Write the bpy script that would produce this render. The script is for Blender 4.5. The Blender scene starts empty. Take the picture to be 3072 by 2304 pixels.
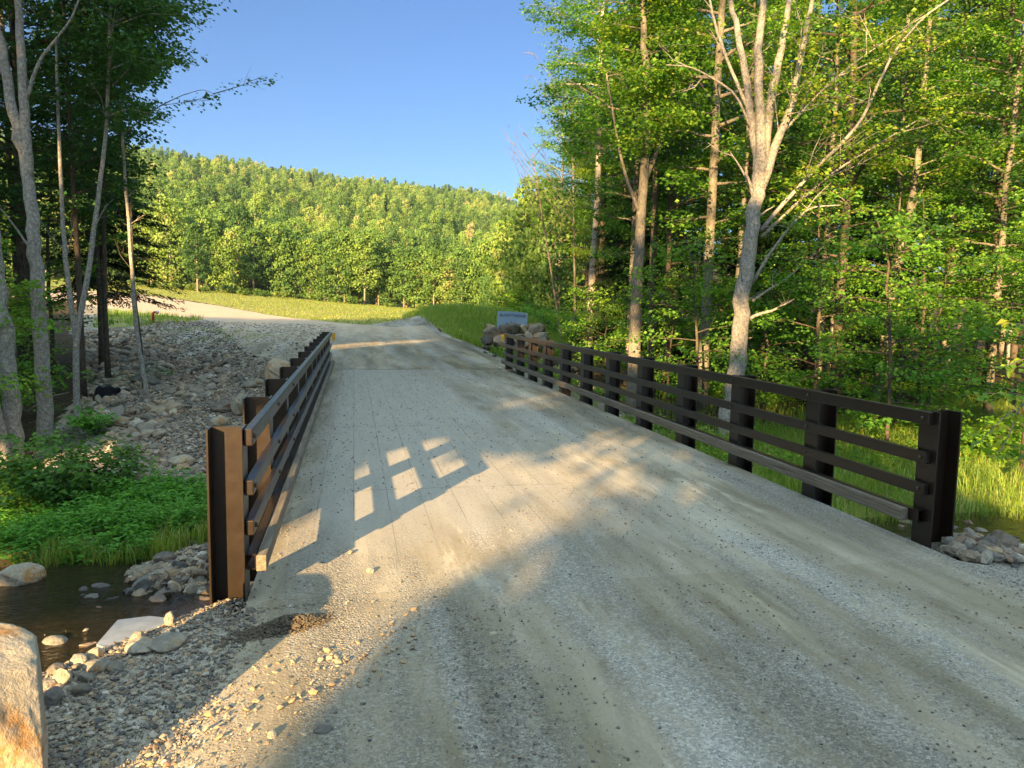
import bpy, math, random
import numpy as np
from mathutils import Matrix, Vector

S = bpy.context.scene
C = S.collection
rng = np.random.default_rng(7)
random.seed(7)
R_ = math.radians

# ------------------------------------------------------------------ camera
F, YAW, PIT, ROLL, HC = 2256.0, .20822, .101056, .016248, 1.75
fwd = np.array([math.sin(YAW)*math.cos(PIT), math.cos(YAW)*math.cos(PIT), -math.sin(PIT)])
rgt = np.array([math.cos(YAW), -math.sin(YAW), 0.0])
upv = np.cross(rgt, fwd)
RT = math.cos(ROLL)*rgt + math.sin(ROLL)*upv
UP = -math.sin(ROLL)*rgt + math.cos(ROLL)*upv
cam_d = bpy.data.cameras.new("Camera"); cam = bpy.data.objects.new("Camera", cam_d); C.objects.link(cam)
cam_d.sensor_width = 36; cam_d.lens = F/3072*36; cam_d.clip_end = 3000; cam_d.clip_start = .05
M = Matrix(((RT[0], UP[0], -fwd[0], 0), (RT[1], UP[1], -fwd[1], 0), (RT[2], UP[2], -fwd[2], HC), (0, 0, 0, 1)))
cam.matrix_world = M
S.camera = cam

# ------------------------------------------------------------------ light
SUN_AZ, SUN_EL = R_(30.5), R_(14.3)          # direction the light travels, right of +Y
SD = np.array([math.sin(SUN_AZ)*math.cos(SUN_EL), math.cos(SUN_AZ)*math.cos(SUN_EL), -math.sin(SUN_EL)])
w = bpy.data.worlds.new("World"); S.world = w; w.use_nodes = True
nt = w.node_tree; nt.nodes.clear()
sky = nt.nodes.new("ShaderNodeTexSky"); sky.sky_type = 'NISHITA'; sky.sun_disc = False
sky.sun_elevation = SUN_EL; sky.sun_rotation = SUN_AZ + math.pi
sky.altitude = 300; sky.air_density = 1.0; sky.dust_density = .3; sky.ozone_density = 2.5
bg = nt.nodes.new("ShaderNodeBackground"); bg.inputs[1].default_value = .05
wo = nt.nodes.new("ShaderNodeOutputWorld")
tn = nt.nodes.new("ShaderNodeMixRGB"); tn.blend_type = 'MULTIPLY'; tn.inputs[0].default_value = 1; tn.inputs[2].default_value = (.425, .565, .77, 1)
nt.links.new(sky.outputs[0], tn.inputs[1]); 
# high sky boosted and whitened above the blue band, as added fill for shade
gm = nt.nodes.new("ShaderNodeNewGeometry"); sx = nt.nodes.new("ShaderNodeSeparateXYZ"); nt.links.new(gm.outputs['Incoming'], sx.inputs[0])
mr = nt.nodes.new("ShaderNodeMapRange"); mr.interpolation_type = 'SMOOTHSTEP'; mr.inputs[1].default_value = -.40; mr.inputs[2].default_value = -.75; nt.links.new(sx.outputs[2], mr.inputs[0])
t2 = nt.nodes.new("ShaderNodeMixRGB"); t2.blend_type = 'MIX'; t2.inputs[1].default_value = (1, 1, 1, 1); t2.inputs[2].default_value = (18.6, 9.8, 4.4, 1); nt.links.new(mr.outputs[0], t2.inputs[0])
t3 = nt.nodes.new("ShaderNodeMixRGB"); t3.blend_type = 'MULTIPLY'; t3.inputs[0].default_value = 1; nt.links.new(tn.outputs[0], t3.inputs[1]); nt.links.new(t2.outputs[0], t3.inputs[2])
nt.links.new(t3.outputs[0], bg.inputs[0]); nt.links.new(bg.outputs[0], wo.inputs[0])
sl = bpy.data.lights.new("Sun", 'SUN'); sl.energy = 5.0; sl.angle = R_(.5); sl.color = (1.0, .64, .28)
so = bpy.data.objects.new("Sun", sl); C.objects.link(so)
so.rotation_euler = Vector(SD).to_track_quat('-Z', 'Y').to_euler()
so.location = (-40, -70, 40)
S.view_settings.view_transform = 'Standard'; S.view_settings.look = 'None'
S.view_settings.exposure = 2.3; S.view_settings.gamma = 1
cy = S.cycles
cy.max_bounces = 7; cy.diffuse_bounces = 3; cy.glossy_bounces = 3; cy.transmission_bounces = 5; cy.transparent_max_bounces = 4
cy.use_denoising = True; cy.sample_clamp_indirect = 6; cy.caustics_reflective = False; cy.caustics_refractive = False

# ------------------------------------------------------------------ numpy helpers
_perm = np.random.default_rng(3).random((256, 256))
def vnoise(x, y):
    x = np.asarray(x, float); y = np.asarray(y, float)
    xi = np.floor(x).astype(int); yi = np.floor(y).astype(int); fx = x-xi; fy = y-yi
    fx = fx*fx*(3-2*fx); fy = fy*fy*(3-2*fy)
    g = lambda a, b: _perm[(a+b*37) & 255, b & 255]
    return (g(xi, yi)*(1-fx)+g(xi+1, yi)*fx)*(1-fy) + (g(xi, yi+1)*(1-fx)+g(xi+1, yi+1)*fx)*fy
def fbm(x, y, o=4):
    s = 0; a = .5
    for k in range(o):
        s = s + a*(vnoise(x*2**k+k*17.3, y*2**k+k*9.1)-.5); a *= .5
    return s
def sm(t):
    t = np.clip(t, 0, 1); return t*t*(3-2*t)

# ------------------------------------------------------------------ terrain
CREST_AZ = np.radians([-90, -40, -28, -17, -14.9, -12, -6.5, -2, 3, 7, 10.5, 14, 20, 35, 90])
CREST_EL = np.array([.10, .14, .155, .157, .158, .156, .150, .150, .150, .146, .136, .120, .09, .06, .04])
RC = 600.
def terrain(x, y):
    x = np.asarray(x, float); y = np.asarray(y, float)
    # near bank
    ye = np.where(x < 1.8, 4.45+np.minimum(0, x+.75)*1.15, 4.95-np.maximum(0, x-4.6)*.22)
    ye = np.maximum(ye, 1.2) + .25*fbm(x*1.3, y*1.3, 2)
    t = y-ye
    zn = np.where(t < 0, 0, np.where(t < 1.1, -.5*sm(t/1.1), -.5-.9*sm((t-1.1)/1.5)))
    zn = np.where(x > 4.35, -.25*sm((x-4.5)/2.5)*sm((y-1)/2) + zn, zn)
    zn = np.where(x < -2.4, zn-.25*sm((-x-2.4)/3), zn)
    zn = np.maximum(zn, -1.45)
    # far bank left
    zl = -1.4+.2*sm((y-9.3)/.8) + 1.05*sm((y-10)/12.5) + .12*sm((y-20)/8)
    zl = zl - .45*sm((-x-2.6)/4)*(1-sm((y-24)/20))
    zl = np.maximum(zl, -1.4)
    # far bank right
    emb = 1-sm((x-4.2)/3.2)
    zr = -1.4+.3*sm((y-9.2)/.9) + .25*sm((y-10)/9)
    zr = zr + (.86+.0*y)*np.maximum(emb*sm((y-14.5)/6), sm((y-28)/26))*np.where(y > 9, 1, 0)
    # under the deck
    k = sm((x+.6)/5.0)
    zf = zl*(1-k)+zr*k
    inroad = sm((y-19.4)/1.2)*(sm((x+5)/3))*(1-sm((x-4.4)/1.6))
    zf = zf*(1-inroad)
    z = np.where(y < 8.2, zn, zf)
    under = (x > -.62) & (x < 4.25) & (y > 4.4) & (y < 20.9)
    z = np.where(under, np.minimum(z, -.62), z)
    z = z + .34*np.exp(-(((x+1.5)/.95)**2+((y-8.95)/.75)**2)) + .22*np.exp(-(((x+4.2)/1.0)**2+((y-9.6)/.5)**2))
    # rise of the meadow
    s = np.clip((y-22)/108, 0, 1.0)
    z = z + s*(2.4-.074*(np.clip(x, -70, 22)+5))
    # grass mound
    z = z + 1.15*np.exp(-(((x-8.6-(y-47)*.0)/3.6)**2+((y-47)/6.0)**2)) + .75*np.exp(-(((x-5.6)/2.2)**2+((y-52)/7.0)**2))
    # hill
    r = np.hypot(x, y); az = np.arctan2(x, y)
    ce = np.interp(az, CREST_AZ, CREST_EL)
    tt = np.clip((r-140)/(RC-140), 0, 1)
    zc = ce*RC-5
    hill = zc*(.85*tt**1.05+.15*sm(tt)) * (1-.35*sm((r-RC)/300))
    hill = hill + 7*fbm(x/60, y/60, 3)*sm((r-150)/80)
    z = z + np.where(y > -50, hill, 0)
    z = z + .03*fbm(x*1.1, y*1.1, 3)*np.where(((x > -1) & (x < 4.6) & (y < 60)), .35, 2)*1.0
    return z

def ray(px, py):
    k = 3072/2212
    d = fwd*F + RT*(px*k-1536) - UP*(py*k-1152)
    return d/np.linalg.norm(d)
def hit(px, py, tmax=900):
    """where the line of sight of a point measured on the photograph meets the terrain"""
    d = ray(px, py); t = 2.0; p0 = np.array([0, 0, HC])
    while t < tmax:
        p = p0+d*t
        if p[2] < terrain(p[0], p[1]):
            lo, hi = t/1.01-.05, t
            for _ in range(20):
                m = (lo+hi)/2; p = p0+d*m
                if p[2] < terrain(p[0], p[1]): hi = m
                else: lo = m
            p = p0+d*hi; return np.array([p[0], p[1], float(terrain(p[0], p[1]))])
        t = t*1.01+.02
    return p
def hits(ps):
    ps = np.array(ps); k = 3072/2212
    d = fwd[None]*F + RT[None]*(ps[:, :1]*k-1536) - UP[None]*(ps[:, 1:]*k-1152); d /= np.linalg.norm(d, axis=1)[:, None]
    t = 2*1.012**np.arange(400); q = np.array([0, 0, HC])+d[:, None]*t[None, :, None]
    g = q[..., 2]-terrain(q[..., 0], q[..., 1]); i = np.argmax(g < 0, 1); i = np.maximum(i, 1); r = np.arange(len(ps))
    g0, g1 = g[r, i-1], g[r, i]; f = np.clip(g0/(g0-g1+1e-9), 0, 1); p = q[r, i-1]*(1-f)[:, None]+q[r, i]*f[:, None]
    p[:, 2] = terrain(p[:, 0], p[:, 1]); return p
def aty(px, py, y):
    d = ray(px, py); return np.array([0, 0, HC])+d*(y/d[1])
def inpoly(x, y, poly):
    c = np.zeros(np.shape(x), bool); n = len(poly)
    for i in range(n):
        x1, y1 = poly[i][:2]; x2, y2 = poly[(i+1) % n][:2]
        if y1 == y2: continue
        k = ((y1 > y) != (y2 > y)) & (x < (x2-x1)*(y-y1)/(y2-y1)+x1)
        c ^= k
    return c

# ------------------------------------------------------------------ materials
def nodes(name):
    m = bpy.data.materials.new(name); m.use_nodes = True
    n = m.node_tree; n.nodes.clear()
    out = n.nodes.new("ShaderNodeOutputMaterial"); b = n.nodes.new("ShaderNodeBsdfPrincipled")
    n.links.new(b.outputs[0], out.inputs[0])
    return m, n, b, out
def N(n, t, **kw):
    o = n.nodes.new("ShaderNode"+t)
    for k, v in kw.items(): setattr(o, k, v)
    return o
def L(n, a, b): n.links.new(a, b)
def noise(n, vec, scale, detail=4, rough=.55):
    t = N(n, "TexNoise"); t.inputs['Scale'].default_value = scale; t.inputs['Detail'].default_value = detail
    t.inputs['Roughness'].default_value = rough
    if vec is not None: L(n, vec, t.inputs['Vector'])
    return t.outputs['Fac']
def ramp(n, fac, stops):
    r = N(n, "ValToRGB"); L(n, fac, r.inputs[0]); e = r.color_ramp.elements
    e[0].position, e[0].color = stops[0][0], (*stops[0][1], 1)
    e[1].position, e[1].color = stops[-1][0], (*stops[-1][1], 1)
    for p, c in stops[1:-1]:
        q = e.new(p); q.color = (*c, 1)
    return r.outputs[0]
def mix(n, fac, a, b, mode='MIX'):
    m = N(n, "MixRGB", blend_type=mode)
    for i, v in enumerate((fac, a, b)):
        if isinstance(v, (int, float)): m.inputs[i].default_value = v
        elif isinstance(v, tuple): m.inputs[i].default_value = (*v, 1)
        else: L(n, v, m.inputs[i])
    return m.outputs[0]
def mapping(n, src, sc, rot=(0, 0, 0)):
    m = N(n, "Mapping"); m.inputs['Scale'].default_value = sc; m.inputs['Rotation'].default_value = rot
    L(n, src, m.inputs['Vector']); return m.outputs[0]
def math_(n, op, a, b=0.0):
    m = N(n, "Math", operation=op)
    for i, v in enumerate((a, b)):
        if isinstance(v, (int, float)): m.inputs[i].default_value = v
        else: L(n, v, m.inputs[i])
    return m.outputs[0]
def bump(n, bs, h, dist, strength=1.0):
    b = N(n, "Bump"); b.inputs['Distance'].default_value = dist; b.inputs['Strength'].default_value = strength
    L(n, h, b.inputs['Height']); L(n, b.outputs[0], bs.inputs['Normal']); return b
def pos(n): return N(n, "NewGeometry").outputs['Position']
def wpos(n): return N(n, "TexCoord").outputs['Object']

def gravel_nodes(n, p, dust, dark, streak=True):
    """returns (colour, height): crushed gravel with fine dust drifted over it in wheel tracks"""
    v = N(n, "TexVoronoi"); v.inputs['Scale'].default_value = 85; L(n, p, v.inputs['Vector'])
    v2 = N(n, "TexVoronoi"); v2.inputs['Scale'].default_value = 210; L(n, p, v2.inputs['Vector'])
    hsv = N(n, "SeparateColor"); L(n, v.outputs['Color'], hsv.inputs[0])
    hsv2 = N(n, "SeparateColor"); L(n, v2.outputs['Color'], hsv2.inputs[0])
    stone = ramp(n, hsv.outputs[0], [(0, (.11, .12, .13)), (.3, (.23, .235, .23)), (.55, (.34, .31, .25)), (.75, (.42, .40, .35)), (1, (.62, .60, .54))])
    stone2 = ramp(n, hsv2.outputs[1], [(0, (.16, .155, .14)), (.5, (.32, .29, .24)), (1, (.52, .48, .40))])
    base = mix(n, .5, stone, stone2)
    st = noise(n, mapping(n, p, (1.5, .13, 1), (0, 0, -.05)), 1.0, 5, .6)
    pt = noise(n, p, .55, 5, .6)
    fine = noise(n, p, 9, 5, .7)
    f = math_(n, 'ADD', math_(n, 'MULTIPLY', st, 1.7), math_(n, 'ADD', math_(n, 'MULTIPLY', pt, .6), math_(n, 'MULTIPLY', fine, .4)))
    cov = ramp(n, f, [(0, (0, 0, 0)), (1.02/1.2*.86, (.12, .12, .12)), (1.12/1.2*.95, (.9, .9, .9)), (1, (1, 1, 1))])
    cov = N(n, "MapRange"); cov.inputs[1].default_value = 1.22; cov.inputs[2].default_value = 1.42; L(n, f, cov.inputs[0])
    d2 = mix(n, ramp(n, noise(n, mapping(n, p, (1.0, .22, 1), (0, 0, -.06)), 1.1, 7, .72), [(.40, (0, 0, 0)), (.56, (1, 1, 1))]), dark, dust)
    d2c = mix(n, ramp(n, noise(n, mapping(n, p, (2.2, .3, 1), (0, 0, -.1)), 1.2, 7, .75), [(.56, (0, 0, 0)), (.66, (1, 1, 1))]), d2, tuple(min(.6, c_*1.35+.02) for c_ in dust))
    col = mix(n, math_(n, 'MULTIPLY', cov.outputs[0], .86), base, d2c)
    tone = ramp(n, noise(n, mapping(n, p, (.9, .1, 1), (0, 0, -.08)), 1.3, 4, .6), [(.36, (.58, .57, .50)), (.5, (.92, .92, .88)), (.62, (1.22, 1.24, 1.25))])
    col = mix(n, 1.0, col, tone, 'MULTIPLY')
    sc = math_(n, 'SUBTRACT', 1.0, v.outputs['Distance'])
    h = math_(n, 'ADD', math_(n, 'MULTIPLY', v.outputs['Distance'], -.6), math_(n, 'MULTIPLY', fine, .9))
    h = math_(n, 'MULTIPLY', h, math_(n, 'SUBTRACT', 1.15, math_(n, 'MULTIPLY', cov.outputs[0], .9)))
    return col, h

def mat_road():
    m, n, b, o = nodes("gravel_road"); p = wpos(n)
    col, h = gravel_nodes(n, p, (.37, .325, .235), (.205, .170, .112))
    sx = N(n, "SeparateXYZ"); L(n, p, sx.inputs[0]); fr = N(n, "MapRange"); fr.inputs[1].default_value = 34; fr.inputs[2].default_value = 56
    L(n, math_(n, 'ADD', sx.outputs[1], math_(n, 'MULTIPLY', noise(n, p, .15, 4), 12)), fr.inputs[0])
    sunlit_tone = mix(n, noise(n, mapping(n, p, (.3, 1.5, 1)), .8, 5, .6), (.46, .36, .25), (.60, .47, .33))  # far road: warm sunlit tone put into the surface colour
    col = mix(n, math_(n, 'MULTIPLY', fr.outputs[0], .85), col, sunlit_tone)
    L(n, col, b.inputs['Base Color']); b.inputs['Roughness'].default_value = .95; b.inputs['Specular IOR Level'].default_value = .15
    bump(n, b, h, .012, .8); return m
def mat_ground():
    m, n, b, o = nodes("ground"); p = wpos(n)
    at = N(n, "Attribute", attribute_name="mask"); sp = N(n, "SeparateColor"); L(n, at.outputs['Color'], sp.inputs[0])
    grv, h = gravel_nodes(n, p, (.38, .345, .27), (.20, .175, .13))
    nz = noise(n, p, 3.5, 6, .65); nb = noise(n, p, .12, 5, .6)
    grass = mix(n, ramp(n, noise(n, mapping(n, p, (.5, 1.6, 1)), .9, 6, .7), [(.35, (0, 0, 0)), (.65, (1, 1, 1))]), (.17, .22, .045), (.30, .29, .09))
    grass = mix(n, ramp(n, noise(n, mapping(n, p, (.25, 1.2, 1)), .35, 5, .6), [(.45, (0, 0, 0)), (.75, (.75, .75, .75))]), grass, (.42, .34, .19))
    soil = mix(n, ramp(n, nz, [(.3, (0, 0, 0)), (.7, (1, 1, 1))]), (.03, .026, .015), (.09, .065, .035))
    bed = mix(n, nz, (.03, .026, .018), (.11, .085, .05))
    f0 = math_(n, 'ADD', sp.outputs[1], math_(n, 'MULTIPLY', math_(n, 'SUBTRACT', nz, .5), .5))
    gf = N(n, "MapRange"); gf.inputs[1].default_value = .42; gf.inputs[2].default_value = .58; L(n, f0, gf.inputs[0])
    f1 = math_(n, 'ADD', sp.outputs[2], math_(n, 'MULTIPLY', math_(n, 'SUBTRACT', nz, .5), .5))
    sf = N(n, "MapRange"); sf.inputs[1].default_value = .42; sf.inputs[2].default_value = .58; L(n, f1, sf.inputs[0])
    f2 = math_(n, 'ADD', sp.outputs[0], math_(n, 'MULTIPLY', math_(n, 'SUBTRACT', nz, .5), .4))
    rf = N(n, "MapRange"); rf.inputs[1].default_value = .42; rf.inputs[2].default_value = .58; L(n, f2, rf.inputs[0])
    col = mix(n, rf.outputs[0], bed, grv); col = mix(n, sf.outputs[0], col, soil); col = mix(n, gf.outputs[0], col, grass)
    L(n, col, b.inputs['Base Color']); b.inputs['Roughness'].default_value = 1; b.inputs['Specular IOR Level'].default_value = .1
    bump(n, b, math_(n, 'ADD', h, nz), .03, .8); return m
def mat_deck():
    m, n, b, o = nodes("bridge_deck"); p = pos(n)
    col, h = gravel_nodes(n, p, (.43, .385, .295), (.25, .215, .15))
    sx = N(n, "SeparateXYZ"); L(n, p, sx.inputs[0])
    conc = mix(n, noise(n, mapping(n, p, (2.5, .35, 1)), 3, 6, .65), (.27, .26, .225), (.42, .40, .34))
    spk = ramp(n, noise(n, p, 34, 3, .7), [(.60, (1, 1, 1)), (.68, (.35, .33, .3))])
    conc = mix(n, 1, conc, spk, 'MULTIPLY')
    # lengthwise joints every .30 m, cross joints
    fx = math_(n, 'ABSOLUTE', math_(n, 'SUBTRACT', math_(n, 'FRACT', math_(n, 'MULTIPLY', math_(n, 'ADD', sx.outputs[0], 8.7), 1/.305)), .5))
    jx = math_(n, 'LESS_THAN', fx, .014)
    jy1 = math_(n, 'LESS_THAN', math_(n, 'ABSOLUTE', math_(n, 'SUBTRACT', sx.outputs[1], 11.0)), .012)
    jy2 = math_(n, 'LESS_THAN', math_(n, 'ABSOLUTE', math_(n, 'SUBTRACT', sx.outputs[1], 7.15)), .010)
    j = math_(n, 'MAXIMUM', jx, math_(n, 'MAXIMUM', jy1, jy2))
    jn = math_(n, 'MULTIPLY', j, ramp(n, noise(n, p, 1.4, 3), [(.38, (.1, .1, .1)), (.6, (.85, .85, .85))]))
    # dust cover grows to the right and at the near end
    g = math_(n, 'ADD', math_(n, 'MULTIPLY', math_(n, 'SUBTRACT', sx.outputs[0], 1.75), .42), math_(n, 'MULTIPLY', math_(n, 'SUBTRACT', 6.6, sx.outputs[1]), .33))
    g = math_(n, 'MAXIMUM', g, math_(n, 'MULTIPLY', math_(n, 'SUBTRACT', sx.outputs[0], 1.7), .5))
    g = math_(n, 'MAXIMUM', g, math_(n, 'MULTIPLY', math_(n, 'SUBTRACT', 6.0, sx.outputs[1]), .8))
    g = math_(n, 'MAXIMUM', g, math_(n, 'MULTIPLY', math_(n, 'SUBTRACT', -.32, sx.outputs[0]), 4.0))
    g = math_(n, 'ADD', g, math_(n, 'MULTIPLY', math_(n, 'SUBTRACT', noise(n, mapping(n, p, (1.5, .4, 1)), 2.2, 6, .65), .38), 2.2))
    cl = N(n, "Clamp"); L(n, g, cl.inputs[0])
    cc = mix(n, math_(n, 'MULTIPLY', jn, .6), conc, (.07, .065, .055))
    c2 = mix(n, cl.outputs[0], cc, col)
    L(n, c2, b.inputs['Base Color']); b.inputs['Roughness'].default_value = .9; b.inputs['Specular IOR Level'].default_value = .2
    hh = math_(n, 'SUBTRACT', math_(n, 'MULTIPLY', h, math_(n, 'ADD', .35, math_(n, 'MULTIPLY', cl.outputs[0], .65))), math_(n, 'MULTIPLY', jn, math_(n, 'SUBTRACT', 1.0, cl.outputs[0])))
    bump(n, b, hh, .011, .8); return m
def mat_steel():
    m, n, b, o = nodes("painted_steel"); p = wpos(n)
    f = noise(n, p, 6, 5, .6)
    L(n, mix(n, f, (.010, .0064, .0040), (.021, .013, .0075)), b.inputs['Base Color'])
    r = N(n, "MapRange"); r.inputs[3].default_value = .26; r.inputs[4].default_value = .42; L(n, noise(n, p, 14, 4), r.inputs[0]); L(n, r.outputs[0], b.inputs['Roughness'])
    b.inputs['Specular IOR Level'].default_value = .5
    bump(n, b, noise(n, p, 40, 3), .001, .4); return m
def mat_timber():
    m, n, b, o = nodes("weathered_timber"); p = wpos(n)
    g = noise(n, mapping(n, p, (14, .8, 22)), 3, 6, .65)
    L(n, ramp(n, g, [(.3, (.07, .058, .042)), (.5, (.16, .135, .098)), (.7, (.25, .215, .16))]), b.inputs['Base Color'])
    b.inputs['Roughness'].default_value = .8; bump(n, b, g, .004, .8); return m
def mat_rock(name, c1, c2, c3=None, sc=3.0, rough=.85):
    m, n, b, o = nodes(name); p = wpos(n)
    oi = N(n, "ObjectInfo").outputs['Random']
    f = noise(n, p, sc, 8, .68); g = noise(n, p, sc*9, 5, .7)
    col = mix(n, ramp(n, f, [(.35, (0, 0, 0)), (.65, (1, 1, 1))]), c1, c2)
    if c3: col = mix(n, ramp(n, noise(n, mapping(n, p, (1, 1, .6)), sc*.7, 6, .7), [(.52, (0, 0, 0)), (.63, (1, 1, 1))]), col, c3)
    col = mix(n, .55, col, ramp(n, g, [(.3, (.35, .35, .35)), (.55, (1, 1, 1)), (.75, (1.35, 1.35, 1.35))]), 'MULTIPLY')
    col = mix(n, 1, col, ramp(n, oi, [(0, (.55, .58, .60)), (.3, (.95, .93, .88)), (.6, (.8, .83, .84)), (.8, (1.12, 1.02, .88)), (1, (1.3, 1.28, 1.22))]), 'MULTIPLY')
    L(n, col, b.inputs['Base Color']); b.inputs['Roughness'].default_value = rough; b.inputs['Specular IOR Level'].default_value = .3
    bump(n, b, math_(n, 'ADD', f, math_(n, 'MULTIPLY', g, .4)), .06, .6); return m
def mat_pebble():
    m, n, b, o = nodes("pebbles"); a = N(n, "Attribute", attribute_name="tint")
    c = ramp(n, a.outputs['Fac'], [(0, (.07, .07, .065)), (.2, (.15, .145, .135)), (.4, (.25, .22, .17)), (.55, (.21, .14, .09)), (.7, (.31, .29, .235)), (.85, (.38, .27, .15)), (1, (.50, .47, .40))])
    g = noise(n, wpos(n), 60, 3, .7)
    L(n, mix(n, .6, c, ramp(n, g, [(.3, (.5, .5, .5)), (.7, (1.3, 1.3, 1.3))]), 'MULTIPLY'), b.inputs['Base Color'])
    b.inputs['Roughness'].default_value = .8; b.inputs['Specular IOR Level'].default_value = .3; return m
def mat_leaf(name, stops, trans, tf=.42, rough=.5, spec=.35, ow=.28):
    m, n, b, o = nodes(name)
    a = N(n, "Attribute", attribute_name="tint"); oi = N(n, "ObjectInfo").outputs['Random']
    f = math_(n, 'ADD', math_(n, 'MULTIPLY', a.outputs['Fac'], 1-ow), math_(n, 'MULTIPLY', oi, ow))
    if ow > .4: f = math_(n, 'ADD', f, math_(n, 'MULTIPLY', math_(n, 'SUBTRACT', noise(n, pos(n), .022, 3, .6), .5), 1.1))   # stands of different kinds of tree
    c = ramp(n, f, stops)
    L(n, c, b.inputs['Base Color']); b.inputs['Roughness'].default_value = rough; b.inputs['Specular IOR Level'].default_value = spec
    t = N(n, "BsdfTranslucent"); L(n, mix(n, 1, c, trans, 'MULTIPLY'), t.inputs[0])
    mx = N(n, "MixShader"); mx.inputs[0].default_value = tf
    L(n, b.outputs[0], mx.inputs[1]); L(n, t.outputs[0], mx.inputs[2]); L(n, mx.outputs[0], o.inputs[0])
    return m
def mat_bark(name, c1, c2, c3, zs=.35):
    m, n, b, o = nodes(name); p = wpos(n)
    f = noise(n, mapping(n, p, (1, 1, zs)), 26, 6, .75); g = noise(n, mapping(n, p, (1, 1, 1.9)), 13, 6, .75)
    c = mix(n, ramp(n, f, [(.35, (0, 0, 0)), (.6, (1, 1, 1))]), c1, c2)
    c = mix(n, ramp(n, g, [(.5, (0, 0, 0)), (.62, (1, 1, 1))]), c, c3)
    L(n, c, b.inputs['Base Color']); b.inputs['Roughness'].default_value = .9; b.inputs['Specular IOR Level'].default_value = .15
    bump(n, b, math_(n, 'ADD', f, g), .03, 1); return m
def mat_plain(name, col, rough=.6, metal=0.0, var=.25, sc=8):
    m, n, b, o = nodes(name); p = wpos(n)
    L(n, mix(n, noise(n, p, sc, 5, .6), tuple(c*(1-var) for c in col), tuple(min(1, c*(1+var)) for c in col)), b.inputs['Base Color'])
    b.inputs['Roughness'].default_value = rough; b.inputs['Metallic'].default_value = metal
    bump(n, b, noise(n, p, sc*4, 4), .004, .3); return m
def mat_water():
    m, n, b, o = nodes("creek_water"); p = wpos(n)
    b.inputs['Base Color'].default_value = (.20, .16, .09, 1); b.inputs['Roughness'].default_value = .04
    b.inputs['IOR'].default_value = 1.33; b.inputs['Transmission Weight'].default_value = .9
    h = noise(n, mapping(n, p, (1, 2.2, 1)), 3.5, 4, .6); h2 = noise(n, mapping(n, p, (1, 2.5, 1)), 16, 3, .5)
    bump(n, b, math_(n, 'ADD', h, math_(n, 'MULTIPLY', h2, .25)), .06, .5); return m

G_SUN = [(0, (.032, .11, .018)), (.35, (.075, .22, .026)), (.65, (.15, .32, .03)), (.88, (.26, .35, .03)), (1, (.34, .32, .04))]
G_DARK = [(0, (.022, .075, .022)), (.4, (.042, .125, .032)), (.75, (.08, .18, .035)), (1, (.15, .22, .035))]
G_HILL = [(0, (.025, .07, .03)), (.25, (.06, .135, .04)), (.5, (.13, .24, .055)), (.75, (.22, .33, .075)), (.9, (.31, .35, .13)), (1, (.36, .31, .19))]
G_CON = [(0, (.010, .030, .010)), (.6, (.022, .055, .014)), (1, (.04, .08, .02))]
G_MEADOW = [(0, (.11, .20, .03)), (.4, (.20, .28, .05)), (.75, (.30, .31, .09)), (1, (.40, .34, .16))]
G_GRASS = [(0, (.07, .16, .03)), (.35, (.15, .27, .04)), (.7, (.26, .36, .06)), (.88, (.40, .38, .12)), (1, (.48, .40, .20))]
G_COVER = [(0, (.04, .15, .02)), (.5, (.10, .30, .035)), (.85, (.19, .42, .05)), (1, (.28, .46, .05))]
G_MAPLE = [(0, (.04, .11, .02)), (.5, (.08, .20, .025)), (.8, (.15, .28, .03)), (.9, (.22, .20, .03)), (1, (.26, .13, .03))]
TR = (1.7, 1.5, .6)
MT = dict(
    road=mat_road(), ground=mat_ground(), deck=mat_deck(), steel=mat_steel(), timber=mat_timber(), peb=mat_pebble(), water=mat_water(),
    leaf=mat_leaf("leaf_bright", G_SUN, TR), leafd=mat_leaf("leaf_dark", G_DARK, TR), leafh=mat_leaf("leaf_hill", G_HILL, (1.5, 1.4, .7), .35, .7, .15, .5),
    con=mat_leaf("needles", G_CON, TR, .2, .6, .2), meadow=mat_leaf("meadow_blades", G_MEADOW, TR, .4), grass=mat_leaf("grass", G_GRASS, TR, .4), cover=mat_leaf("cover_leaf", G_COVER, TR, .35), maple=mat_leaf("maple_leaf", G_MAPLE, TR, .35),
    bark=mat_bark("bark_grey", (.10, .085, .065), (.30, .27, .22), (.20, .20, .16)),
    barkw=mat_bark("bark_pale", (.15, .14, .12), (.50, .47, .41), (.25, .23, .20), .6),
    barkd=mat_bark("bark_dark", (.045, .035, .026), (.15, .12, .09), (.09, .085, .065)),
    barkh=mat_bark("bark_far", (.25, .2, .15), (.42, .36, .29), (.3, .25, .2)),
    rock=mat_rock("river_stone", (.24, .22, .175), (.41, .37, .30), (.34, .235, .13), 2.5),
    rockd=mat_rock("dark_stone", (.13, .12, .105), (.27, .25, .215), (.20, .15, .11), 2.5),
    boul=mat_rock("granite", (.36, .32, .25), (.50, .45, .36), (.42, .23, .08), 4.5),
    conc=mat_plain("concrete", (.23, .27, .32), .85, 0, .5, 9), red=mat_plain("red_paint", (.42, .02, .012), .4), silver=mat_plain("cap_metal", (.55, .55, .55), .35, .8),
    slab=mat_plain("sign_stone", (.27, .40, .56), .7, 0, .12, 3), ink=mat_plain("lettering", (.045, .055, .075), .8), yel=mat_plain("reflector", (.75, .42, .02), .35),
    bolt=mat_plain('bolt_steel', (.10, .075, .055), .4, .6),
    black=mat_plain("black_fabric", (.012, .014, .02), .7), wood=mat_plain("dead_wood", (.30, .27, .22), .9),
)

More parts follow.
